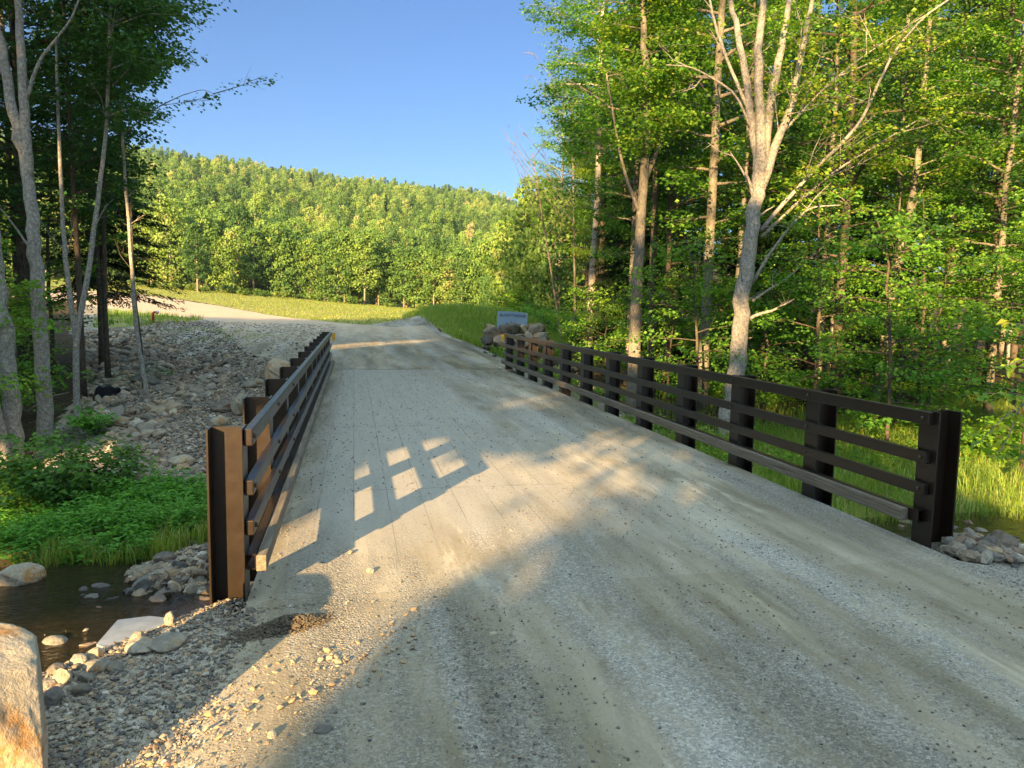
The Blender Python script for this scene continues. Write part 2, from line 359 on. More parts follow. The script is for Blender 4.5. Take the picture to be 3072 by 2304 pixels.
# ------------------------------------------------------------------ mesh building
def mesh(name, verts, faces, mats, mi=None, tint=None, smooth=True):
    """verts (n,3); faces: list of arrays (k, 3 or 4)"""
    me = bpy.data.meshes.new(name); verts = np.asarray(verts, np.float32)
    fl = [np.asarray(f, np.int32) for f in faces if len(f)]
    me.vertices.add(len(verts)); me.vertices.foreach_set('co', verts.ravel())
    lt = np.concatenate([np.full(len(f), f.shape[1], np.int32) for f in fl])
    me.loops.add(int(lt.sum())); me.loops.foreach_set('vertex_index', np.concatenate([f.ravel() for f in fl]))
    me.polygons.add(len(lt)); me.polygons.foreach_set('loop_start', np.concatenate([[0], np.cumsum(lt)[:-1]]).astype(np.int32))
    if mi is not None: me.polygons.foreach_set('material_index', np.asarray(mi, np.int32))
    me.polygons.foreach_set('use_smooth', np.full(len(lt), smooth))
    for m in mats: me.materials.append(m)
    if tint is not None:
        a = me.attributes.new('tint', 'FLOAT', 'POINT'); a.data.foreach_set('value', np.asarray(tint, np.float32))
    me.update(calc_edges=True)
    return me
def obj(name, me, parent=None, loc=None, label=None, cat=None, group=None, kind=None):
    o = bpy.data.objects.new(name, me); C.objects.link(o)
    if parent: o.parent = parent
    if loc is not None: o.location = tuple(float(v) for v in loc)
    if label: o['label'] = label
    if cat: o['category'] = cat
    if group: o['group'] = group
    if kind: o['kind'] = kind
    return o
def thing(name, loc, label, cat, group=None):
    o = obj(name, None, None, loc, label, cat, group); o.empty_display_size = .2; return o

class B:
    def __init__(s): s.v = []; s.q = []; s.t = []; s.n = 0; s.c = []
    def add(s, v, q=(), t=(), c=0.5):
        v = np.asarray(v, float)
        if len(q): s.q.append(np.asarray(q)+s.n)
        if len(t): s.t.append(np.asarray(t)+s.n)
        s.v.append(v); s.c.append(np.full(len(v), c) if np.isscalar(c) else c); s.n += len(v)
    def tube(s, pts, rad, k=8, cap=True):
        pts = np.asarray(pts, float); m = len(pts); rad = np.broadcast_to(rad, m)
        tg = np.gradient(pts, axis=0); tg /= np.linalg.norm(tg, axis=1)[:, None]+1e-9
        ref = np.array([1, .13, .07]) if abs(tg[0][0]) < .8 else np.array([0, 1, .1])
        a = np.cross(tg, ref); a /= np.linalg.norm(a, axis=1)[:, None]; b = np.cross(tg, a)
        th = np.linspace(0, 2*np.pi, k, endpoint=False)
        v = pts[:, None]+rad[:, None, None]*(np.cos(th)[None, :, None]*a[:, None]+np.sin(th)[None, :, None]*b[:, None])
        i = np.arange(m-1)[:, None]*k; j = np.arange(k)[None]; j2 = (j+1) % k
        q = np.stack([i+j, i+j2, i+k+j2, i+k+j], -1).reshape(-1, 4)
        vv = v.reshape(-1, 3); t = []
        if cap:
            vv = np.vstack([vv, pts[0], pts[-1]]); jj = np.arange(k); n0 = m*k
            t = np.vstack([np.stack([np.full(k, n0), (jj+1) % k, jj], -1), np.stack([np.full(k, n0+1), (m-1)*k+jj, (m-1)*k+(jj+1) % k], -1)])
        s.add(vv, q, t)
    def box(s, x0, x1, y0, y1, z0, z1, bev=0.0):
        e = bev; v = []
        # box with chamfered edges along its outline: 24 vertices
        if e <= 0:
            v = [(x, y, z) for x in (x0, x1) for y in (y0, y1) for z in (z0, z1)]
            s.add(v, [(0, 1, 3, 2), (4, 6, 7, 5), (0, 4, 5, 1), (2, 3, 7, 6), (0, 2, 6, 4), (1, 5, 7, 3)]); return
        import bmesh
        bm = bmesh.new(); bmesh.ops.create_cube(bm, size=1)
        for q in bm.verts: q.co = ((x0+x1)/2+q.co.x*(x1-x0), (y0+y1)/2+q.co.y*(y1-y0), (z0+z1)/2+q.co.z*(z1-z0))
        bmesh.ops.bevel(bm, geom=list(bm.edges), offset=e, segments=2, affect='EDGES', profile=.5)
        bm.verts.index_update(); vs = [tuple(q.co) for q in bm.verts]
        qs = [[q.index for q in f.verts] for f in bm.faces if len(f.verts) == 4]; ts = [[q.index for q in f.verts] for f in bm.faces if len(f.verts) == 3]
        s.add(vs, qs, ts); bm.free()
    def build(s, name, mats, smooth=True, mi=None):
        f = []
        if s.q: f.append(np.vstack(s.q))
        if s.t: f.append(np.vstack(s.t))
        return mesh(name, np.vstack(s.v), f, mats if isinstance(mats, (list, tuple)) else [mats], mi, np.concatenate(s.c), smooth)

def unit(a): return a/(np.linalg.norm(a, axis=-1, keepdims=True)+1e-9)
def leaf_geo(c, d, nrm, size, wid=.42, rg=rng, fold=.25):
    """kite-shaped folded leaves; returns verts, tris, order by leaf"""
    d = unit(d); s = unit(np.cross(d, nrm)); nn = unit(np.cross(s, d)); L_ = size[:, None]
    b = c; tip = c+d*L_-nn*L_*.12; l = c+d*L_*.45+s*L_*wid+nn*L_*fold*.4; r = c+d*L_*.45-s*L_*wid+nn*L_*fold*.4
    v = np.stack([b, l, tip, r], 1).reshape(-1, 3); n = len(c); i = np.arange(n)[:, None]*4
    t = np.stack([i+0, i+2, i+1], -1).reshape(-1, 3); t2 = np.stack([i+0, i+3, i+2], -1).reshape(-1, 3)
    return v, np.vstack([t, t2])
def sprays(cent, dirs, per, rad, size, rg, tint0, flat=.16, tilt=.58, droop=.25, wid=.42):
    """flat sprays of leaves round each centre"""
    n = len(cent); N_ = n*per
    c0 = np.repeat(cent, per, 0); d0 = np.repeat(unit(dirs), per, 0)
    side = unit(np.cross(d0, np.array([0, 0, 1.0]))); upn = unit(np.cross(side, d0))
    u = rg.uniform(-1, 1, N_); v = rg.uniform(-1, 1, N_)*np.sqrt(np.clip(1-u*u*.8, .1, 1)); ww = rg.normal(0, flat, N_)
    r = np.repeat(rad*rg.uniform(.7, 1.3, n), per)[:, None]
    c = c0+r*(d0*u[:, None]+side*(v*.75)[:, None]+upn*ww[:, None]); c[:, 2] -= droop*r[:, 0]*(u*u+v*v)*.5
    ang = rg.uniform(-1.2, 1.2, N_)+np.sign(v)*.6
    d = d0*np.cos(ang)[:, None]+side*np.sin(ang)[:, None]; d[:, 2] -= rg.uniform(0, .5, N_)
    nr = upn+rg.normal(0, tilt, (N_, 3))
    sz = size*rg.uniform(.65, 1.25, N_)
    t = np.clip(np.repeat(tint0, per)+rg.normal(0, .16, N_), 0, 1)
    vv, tt = leaf_geo(c, d, nr, sz, wid)
    return vv, tt, np.repeat(t, 4)

def gen_tree(seed, H, r0, hb, cr, nl, tw, sp, per, lsize, lean=(0, 0), prof=None, barkk=8, rad=.42, upang=.55, leafmin=.25):
    """trunk with limbs and a leafy crown; H height, hb first branch, cr crown radius"""
    rg = np.random.default_rng(seed); wb = B()
    m = 12; t = np.linspace(0, 1, m)
    px = lean[0]*t*H+.25*np.cumsum(rg.normal(0, .28, m))*t; py = lean[1]*t*H+.25*np.cumsum(rg.normal(0, .28, m))*t
    tr = np.stack([px, py, t*H], 1); tr[0, :2] = 0
    rr = r0*(1-t)**.75*.95+.012; rr[0] *= 1.25
    wb.tube(tr, rr, barkk)
    P = []; D = []
    prof = prof or (lambda q: (np.sin(np.pi*(.12+.83*q))**.7))
    for k in range(nl):
        q = (k+rg.uniform(0, 1))/nl; h = hb+(H*.985-hb)*q
        base = np.array([np.interp(h, tr[:, 2], tr[:, 0]), np.interp(h, tr[:, 2], tr[:, 1]), h]); br = np.interp(h, tr[:, 2], rr)
        a = k*2.399+rg.uniform(-.5, .5); ln = cr*prof(q)*rg.uniform(.65, 1.2)
        el = upang*(.3+.9*q)+rg.uniform(-.15, .2)
        d = np.array([math.cos(a)*math.cos(el), math.sin(a)*math.cos(el), math.sin(el)])
        s = np.linspace(0, 1, 6)[:, None]
        pts = base+d*ln*s+np.array([0, 0, -.16*ln])*s*s+rg.normal(0, .03*ln, (6, 3))*s
        wb.tube(pts, np.linspace(min(br*.55, .02+.016*ln), .006, 6), 5, False)
        for j in range(tw):
            f = leafmin+(1-leafmin)*(j+rg.uniform(0, 1))/tw; b0 = np.array([np.interp(f, s[:, 0], pts[:, i]) for i in range(3)])
            a2 = a+(1 if j % 2 else -1)*rg.uniform(.4, 1.1); l2 = ln*.42*(1.15-f*.7)*rg.uniform(.6, 1.2)+.15
            d2 = np.array([math.cos(a2), math.sin(a2), rg.uniform(-.1, .35)])
            e = b0+d2*l2
            wb.tube(np.array([b0, (b0+e)/2+[0, 0, .03], e]), [.009, .006, .003], 3, False)
            for i in range(sp):
                g = (i+1)/sp; P.append(b0+(e-b0)*g+rg.normal(0, .08, 3)); D.append(d2)
        P.append(pts[-1]); D.append(d)
    P = np.array(P); D = np.array(D)
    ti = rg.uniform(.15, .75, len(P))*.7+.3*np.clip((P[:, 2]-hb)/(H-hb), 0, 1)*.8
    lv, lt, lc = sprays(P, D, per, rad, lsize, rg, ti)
    return wb, (lv, lt, lc)
def tree_meshes(name, leafm, barkm, *a, **k):
    wb, (lv, lt, lc) = gen_tree(*a, **k)
    return wb.build(name+"_trunk", barkm), mesh(name+"_crown", lv, [lt], [leafm], None, lc, False)
def gen_conifer(seed, H, r0, hb, cr, leafm, barkm, nw=24, per=22, ls=.16, sprayr=.3):
    rg = np.random.default_rng(seed); wb = B()
    tr = np.stack([np.zeros(8), np.zeros(8), np.linspace(0, H, 8)], 1); wb.tube(tr, np.linspace(r0, .01, 8), 8)
    P = []; D = []
    for k in range(nw):
        h = hb+(H-hb)*(k/nw); nb = 7
        for j in range(nb):
            a = rg.uniform(0, 6.28); ln = cr*(1-(h-hb)/(H-hb))**.8*rg.uniform(.7, 1.15)+.12
            d = np.array([math.cos(a), math.sin(a), -.12]); b0 = np.array([0, 0, h+rg.uniform(-.1, .1)])
            pts = b0+d*ln*np.linspace(0, 1, 4)[:, None]; pts[:, 2] -= np.array([0, .02, .10, .13])*ln
            wb.tube(pts, [.02, .012, .008, .003], 3, False)
            for f in np.arange(.2, 1.01, max(.12, .22/ln)):
                P.append(b0+d*ln*f-np.array([0, 0, .12*ln*f*f])); D.append(d)
    P = np.array(P); D = np.array(D)
    lv, lt, lc = sprays(P, D, per, sprayr, ls, rg, rg.uniform(.2, .8, len(P)), .12, .3, .35, .13)
    return wb.build("conifer_trunk", barkm), mesh("conifer_crown", lv, [lt], [leafm], None, lc, False)
def place_tree(name, tm, cm, loc, rz, sc, label, cat='tree', group=None):
    t = thing(name, loc, label, cat, group); t.rotation_euler = (0, 0, rz); t.scale = sc if hasattr(sc, '__len__') else (sc, sc, sc)
    obj('trunk', tm, t)
    if cm: obj('crown', cm, t)
    return t

# rocks
_ico = {}
def ico(sub):
    if sub not in _ico:
        import bmesh
        bm = bmesh.new(); bmesh.ops.create_icosphere(bm, subdivisions=sub, radius=1); bm.verts.index_update()
        _ico[sub] = (np.array([v.co[:] for v in bm.verts]), np.array([[v.index for v in f.verts] for f in bm.faces])); bm.free()
    return _ico[sub]
def rock_mesh(name, seed, dim, mat, sub=4, cuts=9, cutd=.78, rough=.08, smooth=True, flats=()):
    rg = np.random.default_rng(seed); v, f = ico(sub); v = v.copy()*(1 if not flats else 1.12)
    for nn, d in flats: nn = unit(np.array(nn, float)); v = v-np.maximum(v@nn-d, 0)[:, None]*nn*.95
    for k in range(cuts):
        nn = unit(rg.normal(0, 1, 3)); d = rg.uniform(cutd-.1, cutd+.14); h = v@nn
        v = v-np.maximum(h-d, 0)[:, None]*nn*.92
    for fr, am in ((1.7, rough), (4.1, rough*.5), (9.3, rough*.22)):
        ph = rg.uniform(0, 50, 3)
        nz = fbm(v[:, 0]*fr+ph[0]+v[:, 2]*1.3*fr, v[:, 1]*fr+ph[1]-v[:, 2]*.9*fr, 2)
        v = v*(1+am*4*nz[:, None])
    v = v*(np.array(dim)/2)
    return mesh(name, v, [f], [mat], None, None, smooth)

# =================================================================== GROUND
def grow(a, b, st, f):
    o = [a]; s = st
    while o[-1] < b: o.append(o[-1]+s); s *= f
    return np.array(o[1:])
xs = np.concatenate([-grow(11, 640, .2, 1.055)[::-1], np.arange(-11, 16, .13), grow(16, 640, .2, 1.055)])
ys = np.concatenate([-grow(3, 70, .2, 1.1)[::-1], np.arange(-3, 26, .13), np.arange(26, 60, .4), np.arange(60, 150, 1.2), grow(150, 1000, 1.6, 1.03)])
X, Y = np.meshgrid(xs, ys); Z = terrain(X, Y)
# mask areas, boundaries measured on the photograph and carried to the ground
edge_up = [hit(*q)[:2] for q in ((60, 628), (200, 628), (280, 633), (350, 641), (420, 651), (480, 661), (540, 672), (600, 683), (720, 697), (790, 702))]
meadow = edge_up + [(3.6, 56), (4.3, 50), (4.5, 44), (4.9, 36), (6.2, 33), (9, 33), (12, 40), (16, 60), (45, 145), (-110, 175)]
left_patch = [hit(*q)[:2] for q in ((195, 708), (225, 672), (300, 676), (450, 690), (330, 704))]
grass = inpoly(X, Y, meadow) | inpoly(X, Y, left_patch)
grass |= (X > 4.6) & (Y > 9.2) & (Y < 13.5+.35*np.maximum(0, X-4))
grass |= (X < -1.2) & (X > -9) & (Y > 9.4) & (Y < 11.6+.2*fbm(X, Y)+np.clip((-X-2.6)*.5, -.8, 1.2))
grav = (Y < 6.5) | ((Y > 10.2) & (X < 4.6) & (X > -5.2-.15*(Y-10)) & (Y < 62)) | ((Y > 14) & (X > -3) & (X < 6.5) & (Y < 40))
grav |= inpoly(X, Y, [hit(*q)[:2] for q in ((150, 720), (190, 650), (330, 640), (700, 700), (400, 760))])
grav &= ~((Y > 6.2) & (Y < 9.8))
soil = ~grass & ~grav & ~((Y > 5.5) & (Y < 9.7) & (X > -12) & (X < 14))
r_ = np.hypot(X, Y)
col = np.zeros((X.size, 4), np.float32); col[:, 0] = grav.ravel(); col[:, 1] = grass.ravel(); col[:, 2] = (soil | (r_ > 190)).ravel(); col[:, 3] = 1
ny, nx = X.shape; i = (np.arange(ny-1)[:, None]*nx+np.arange(nx-1)[None]).ravel()
gq = np.stack([i, i+1, i+nx+1, i+nx], 1)
me = mesh("ground", np.stack([X.ravel(), Y.ravel(), Z.ravel()], 1), [gq], [MT['ground']])
a = me.attributes.new('mask', 'FLOAT_COLOR', 'POINT'); a.data.foreach_set('color', col.ravel())
obj('ground', me, kind='structure')

def strip(rows, nu, st, off):
    """sheet laid on the ground between left and right edge points"""
    L0 = np.array([r[0] for r in rows], float); R0 = np.array([r[1] for r in rows], float)
    d = np.concatenate([[0], np.cumsum(np.maximum(np.linalg.norm(np.diff(L0, axis=0), axis=1), np.linalg.norm(np.diff(R0, axis=0), axis=1)))])
    s = np.arange(0, d[-1]+st, st); s[-1] = d[-1]
    Lp = np.stack([np.interp(s, d, L0[:, k]) for k in (0, 1)], 1); Rp = np.stack([np.interp(s, d, R0[:, k]) for k in (0, 1)], 1)
    u = np.linspace(0, 1, nu)[None, :, None]; P = Lp[:, None]*(1-u)+Rp[:, None]*u
    x, y = P[..., 0], P[..., 1]; z = terrain(x, y)+off+.014*fbm(x*3.2, y*.3, 3)*(y < 4.2)
    e = np.minimum(np.arange(nu), nu-1-np.arange(nu))[None]*(1.0/2); z = z-(off+.03)*(1-np.clip(e, 0, 1)); on = (y > 4.3) & (y < 21.3) & (x > -.63) & (x < 4.24); z = np.where(on, .006, z-.03*(off > .02)*(1-sm((y-21)/4))+.006*(y > 20)*(y < 26))
    n1, n2 = x.shape; i = (np.arange(n1-1)[:, None]*n2+np.arange(n2-1)[None]).ravel()
    return np.stack([x.ravel(), y.ravel(), z.ravel()], 1), np.stack([i, i+1, i+n2+1, i+n2], 1)
v, q = strip([((-14, -30), (14, -30)), ((-4, -12), (12, -12)), ((-1.2, -3), (9.5, -3)), ((-.95, 1), (7.5, 1)), ((-.85, 3), (5.8, 3)), ((-.68, 4.33), (4.5, 4.33)), ((-.50, 4.5), (4.2, 4.5))], 60, .14, .012)
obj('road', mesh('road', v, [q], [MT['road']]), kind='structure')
rows = [((-.66, 21.0), (4.35, 21.0)), ((-1.6, 22.5), (4.4, 22.5)), ((-3.6, 26), (4.5, 26)), ((-4.5, 31), (4.5, 31)), ((-5.5, 36), (4.4, 37)), ((-7, 41), (4.2, 44))]
for a, b in (((455, 693), (862, 707)), ((420, 688), (800, 703)), ((340, 679), (720, 697)), ((300, 675), (600, 683)), ((225, 665), (540, 672)), ((170, 655), (480, 661)), ((100, 648), (350, 641)), ((20, 640), (200, 628))):
    rows.append((hit(*a)[:2], hit(*b)[:2]))
v, q = strip(rows, 70, .35, .03)
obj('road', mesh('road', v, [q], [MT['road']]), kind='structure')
# creek
gx = np.linspace(-30, 40, 80); gy = np.linspace(5.6, 11.5, 12); GX, GY = np.meshgrid(gx, gy); nn = len(gx)
i = (np.arange(len(gy)-1)[:, None]*nn+np.arange(nn-1)[None]).ravel()
obj('creek_water', mesh('creek_water', np.stack([GX.ravel(), GY.ravel(), np.full(GX.size, -1.27)], 1), [np.stack([i, i+1, i+nn+1, i+nn], 1)], [MT['water']]), kind='structure')

# =================================================================== BRIDGE
XL0, XL1 = -.83, -.63       # left posts: outer and inner flange
XR1, XR0 = 4.24, 4.44
Y0L, Y0R, SP_ = 4.50, 4.745, 1.47
bt = thing('bridge', (1.8, 4.35, 0), "short single lane bridge deck of grey lengthwise planks dusted with gravel over the creek", 'bridge')
def part(name, bb, mat, par, smooth=False):
    me = bb.build(name, mat, smooth); o = obj(name, me, par); o.matrix_parent_inverse = Matrix.Identity(4)
    me.transform(Matrix.Translation(-par.location) if not par.parent else Matrix.Identity(4)); return o
b = B()
x0, x1, y0, y1 = -.625, 4.235, 4.35, 21.0
outline = [(x0, y0), (x1-.02, y0), (x1, y0+.02), (x1, y1+.12), (x0, y1+.12)]
top = [(x, y, 0) for x, y in outline]; bot = [(x, y, -.26) for x, y in outline]
n = len(outline); vs = top+bot
fs4 = [(k, k+n, (k+1) % n+n, (k+1) % n) for k in range(n)]
b.add(vs, fs4, [(0, 1, 2), (0, 2, 3), (0, 3, 4), (n, n+2, n+1), (n, n+3, n+2), (n, n+4, n+3)])
part('deck', b, MT['deck'], bt)
for gxx in (-.5, .9, 2.5, 4.0):
    b = B(); b.box(gxx-.1, gxx+.1, 4.6, 20.8, -.30, -.26); b.box(gxx-.01, gxx+.01, 4.6, 20.8, -.68, -.30); b.box(gxx-.1, gxx+.1, 4.6, 20.8, -.70, -.68)
    part('girder', b, MT['steel'], bt)
for (ya, yb) in ((4.62, 5.45), (19.6, 20.7)):
    b = B(); b.box(-1.2, 5.0, ya+.1, yb, -1.7, -.72, .02)
    part('abutment', b, MT['conc'], bt)
b = B(); v0 = [(-1.64, 5.12), (-1.50, 4.98), (-1.27, 4.93), (-1.10, 4.74), (-.86, 4.62), (-.86, 5.42), (-1.18, 5.40), (-1.42, 5.52), (-1.62, 5.50)]
m_ = len(v0); b.add([(x, y, z+.03*x*(z > -1)) for z in (-.41, -1.7) for x, y in v0], [(k, k+m_, (k+1) % m_+m_, (k+1) % m_) for k in range(m_)], [(0, k, k+1) for k in range(1, m_-1)]); part('wing_wall', b, MT['conc'], bt)
b = B(); v0 = [(4.5, 4.72), (5.3, 5.0), (5.2, 5.5), (4.5, 5.5)]
b.add([(x, y, z) for z in (-.32, -1.7) for x, y in v0], [(0, 1, 2, 3), (0, 4, 5, 1), (1, 5, 6, 2), (2, 6, 7, 3), (3, 7, 4, 0)]); part('wing_wall', b, MT['conc'], bt)
def railing(side, y0, label):
    s = 1 if side > 0 else -1
    xin = XR1 if s > 0 else XL1          # face of the inner flange, towards the road
    t = thing('bridge_railing', (xin, y0, 0), label, 'railing')
    X_ = lambda d: xin+s*d               # d > 0 outwards
    def bx(bb, d0, d1, *r, bev=0): bb.box(min(X_(d0), X_(d1)), max(X_(d0), X_(d1)), *r, bev)
    for k in range(12):
        y = y0+SP_*k; b = B()
        zt = 1.03 if k in (0, 11) else 1.0
        zt = 1.03
        bx(b, 0, .014, y, y+.2, -.45, zt, bev=.003); bx(b, .186, .2, y, y+.2, -.45, zt, bev=.003)
        bx(b, .0145, .1855, y+.120, y+.131, -.45, zt-.002)
        part('post', b, MT['steel'], t)
    ya, yb = (y0+.03, y0+SP_*11+.19) if s < 0 else (y0+.05, y0+SP_*11+.2)
    for z0, z1, e in ((.925, 1.025, 0), (.632, .722, .02), (.392, .482, .04)):
        b = B(); bx(b, -.052, -.002, ya-e*(-1 if s > 0 else 1)*0, yb, z0, z1, bev=.006); part('rail', b, MT['steel'], t)
    b = B(); bx(b, -.054, -.002, ya+.03, yb, .175, .181); bx(b, -.054, -.048, ya+.03, yb, .18, .262); bx(b, -.054, -.002, ya+.03, yb, .262, .268)
    part('steel_channel', b, MT['steel'], t)
    j = 0; y = ya+.02 if s < 0 else ya+.13
    while y < yb-.1:
        ye_ = min(y+5.5, yb); b = B(); bx(b, -.115, -.056, y, ye_-.006, .165, .262, bev=.005)
        part('timber_curb', b, MT['timber'], t); y = ye_
    for k in range(3):
        for zb_ in (.975, .677, .437):
            b = B(); yq = y0+SP_*k+.1; b.tube([(X_(-.05), yq, zb_), (X_(-.062), yq, zb_), (X_(-.066), yq, zb_)], [.016, .016, .009], 6); part('bolt', b, MT['bolt'], t)
    b = B(); bx(b, -.15, -.06, yb-.16, yb-.145, .80, 1.0); part('reflector', b, MT['yel'], t)
    return t
railing(-1, Y0L, "dark steel bridge railing beside the riprap bank, its near end post lit orange")
railing(1, Y0R, "dark steel bridge railing beside the tall wood, ending close to the stone sign")

# =================================================================== SIGN, HYDRANT, SMALL THINGS
sg = hit(1108, 745); sy = 35.5; sp_ = aty(1106, 712, sy); sx_ = sp_[0]
st = thing('stone_sign', (sx_, sy, 0), "pale blue-grey stone name slab standing on a mound of boulders past the railing", 'sign')
rz = R_(-16); st.rotation_euler = (0, 0, rz)
zt = aty(1106, 674, sy)[2]; zb = aty(1106, 714, sy)[2]
b = B(); hw = .74
vv = []
for yy in (-.07, .07):
    vv += [(-hw, yy, zb-.25), (hw, yy, zb-.3), (hw+.0, yy, zt-.045), (hw*.35, yy, zt+.0), (-hw*.4, yy, zt+.03), (-hw+.04, yy, zt+.03)]
b.add(vv, [(k, (k+1) % 6, (k+1) % 6+6, k+6) for k in range(6)] + [(0, 5, 2, 1), (6, 7, 8, 11), (5, 4, 3, 2), (11, 8, 9, 10)])
me = b.build('slab', MT['slab'], False); obj('slab', me, st)
def text(body, size, x, z, par, name='lettering', y=-.0725):
    cu = bpy.data.curves.new('t', 'FONT'); cu.body = body; cu.size = size; cu.align_x = 'CENTER'; cu.extrude = .004; cu.offset = .003; cu.space_character = 1.08
    to = bpy.data.objects.new('t', cu); C.objects.link(to); dg = bpy.context.evaluated_depsgraph_get()
    me = bpy.data.meshes.new_from_object(to.evaluated_get(dg)); bpy.data.objects.remove(to)
    me.transform(Matrix.Translation((x, y, z)) @ Matrix.Rotation(math.pi/2, 4, 'X'))
    me.materials.clear(); me.materials.append(MT['ink']); return obj(name, me, par)
text("BUCKY'S", .17, -.24, zt-.215, st); text("RIDGE", .17, .40, zt-.235, st)
b = B(); yy = -.075
for pts in ([(-.10, .28), (-.02, .47), (.06, .33), (.12, .45), (.20, .28)], [(-.40, .27), (-.26, .36), (-.13, .27)], [(-.30, .19), (-.02, .19)], [(.05, .13), (.16, .13)], [(.26, .10), (.44, .12)], [(-.18, .05), (.0, .01), (.2, .03)]):
    b.tube([(x*.9, yy, zb+z) for x, z in pts], .009, 4)
for x in (-.14, -.05): b.tube([(x, yy+.01, zb+.125), (x, yy-.005, zb+.125)], .022, 8)
obj('emblem', b.build('emblem', MT['ink']), st)

hp = hit(331, 698)
hy = thing('hydrant', hp, "red standpipe hydrant with a silver cap in the grass beside the far road", 'hydrant')
k = hp[1]/56
b = B(); b.tube([(0, 0, -.2), (0, 0, .62*k), (.02, 0, .69*k), (.08, -.0, .75*k), (.16, -.0, .76*k)], .085*k, 12); obj('pipe', b.build('pipe', MT['red']), hy)
b = B(); b.tube([(.16, 0, .76*k), (.20, 0, .76*k), (.2001, 0, .76*k), (.30, 0, .76*k)], np.array([.095, .095, .115, .115])*k, 12); obj('cap', b.build('cap', MT['silver']), hy)

# ---- rocks
RM = [rock_mesh('stone', 100+k, (1, rg_[0], rg_[1]), MT['rock'], 3, 12, .70, .10) for k, rg_ in enumerate([(.75, .5), (.85, .6), (.6, .42), (.8, .45), (.9, .7), (.7, .55)])]
RMD = [rock_mesh('stone', 200+k, (1, rg_[0], rg_[1]), MT['rockd'], 3, 13, .68, .10) for k, rg_ in enumerate([(.8, .6), (.7, .5), (.9, .7), (.6, .45)])]
def rock(p, size, label, group=None, ms=None, rz=None, sink=.3, name='rock', tilt=.25, sc=(1, 1, 1)):
    me = (ms or RM)[rng.integers(len(ms or RM))]
    o = obj(name, me, None, (p[0], p[1], p[2]+size*(.3-sink)*.8), label, 'rock', group)
    o.rotation_euler = (rng.normal(0, tilt), rng.normal(0, tilt), rng.uniform(0, 6.28) if rz is None else rz)
    o.scale = (size*sc[0], size*sc[1], size*sc[2]); return o
# the big boulder in the near corner
v_, f_ = ico(6); v_ = v_*np.array([.46, .40, .60])
for nn, d_ in (((.36, -1, .13), .24), ((1, .38, .02), .285), ((.25, -.1, 1), .43), ((-.1, -1, -.5), .40), ((.8, -.6, .5), .36), ((.7, -.7, -.5), .33), ((-1, .4, 0), .34)):
    nn = unit(np.array(nn, float)); v_ = v_-np.maximum(v_@nn-d_, 0)[:, None]*nn*.93
for fr, am in ((2.2, .035), (6, .016), (16, .007), (40, .003)): v_ = v_+unit(v_)*(am*2*fbm(v_[:, 0]*fr+v_[:, 2]*fr*.8+5, v_[:, 1]*fr-v_[:, 2]*fr*.7, 3))[:, None]
obj('boulder', mesh('boulder', v_, [f_], [MT['boul']]), None, (-1.38, 2.77, .10), "large pale granite boulder with rusty stains filling the near corner of the gravel", 'boulder')
def hero(px, py, wpx, ar, label, mat='rock', seed=1, sc=(1, .8, .7), lift=.0, rzz=.2, name='rock', sub=5, cut=.8):
    p = hit(px, py)
    if -.6 < p[0] < 4.2 and 4.3 < p[1] < 21: d_ = ray(px, py); p = np.array([0, 0, HC])-d_*HC/d_[2]
    dpt = np.linalg.norm(p-np.array([0, 0, HC])); wd = wpx*dpt/1624.
    m_ = rock_mesh(name, seed, (wd, wd*sc[1], wd*ar), MT[mat], sub, 9, cut, .06)
    o = obj(name, m_, None, (p[0], p[1]+wd*.3, p[2]+wd*ar*(.36+lift)), label, 'rock'); o.rotation_euler = (0, 0, rzz); return o
hero(28, 1290, 92, .62, "large white creek boulder at the water's edge below the leafy bank", 'boul', 51, rzz=.5)
hero(600, 832, 64, .98, "blocky tan and pink boulder standing behind the far posts of the railing", 'boul', 52, sc=(1, 1, 1), rzz=.1, cut=.9)
hero(548, 840, 46, .5, "pale green-grey boulder low beside the blocky tan boulder", 'rock', 53)
hero(522, 900, 46, 1.15, "upright whitish boulder leaning against the outside of the railing posts", 'boul', 54, rzz=.4)
hero(485, 893, 64, .45, "flat dark brown boulder left of the upright whitish one", 'rockd', 55)
hero(470, 925, 38, .7, "oval pale stone alone on the loose gravel outside the railing", 'boul', 56)
hero(298, 1062, 66, .62, "smooth white boulder at the upper edge of the low green plants", 'boul', 57)
hero(348, 1056, 48, .6, "brownish grey boulder beside the smooth white boulder above the plants", 'rockd', 58)
hero(390, 1010, 52, .5, "pale angular boulder half buried at the top of the leafy bank", 'rock', 59)
hero(360, 1255, 62, .42, "rounded grey creek stone nearest the end post at the water's edge", 'rock', 60)
hero(308, 1247, 50, .42, "flat rounded creek stone partly in the water next to the pebbles", 'rock', 61)
hero(352, 1222, 40, .7, "dark rounded stone behind the creek stones on the pebble bar", 'rockd', 62)
hero(250, 925, 60, .4, "long pale slab of stone at the edge of the riprap by the thin tree", 'rock', 63)
hero(303, 830, 40, .6, "brown stone at the foot of the leaning thin tree", 'rockd', 64)
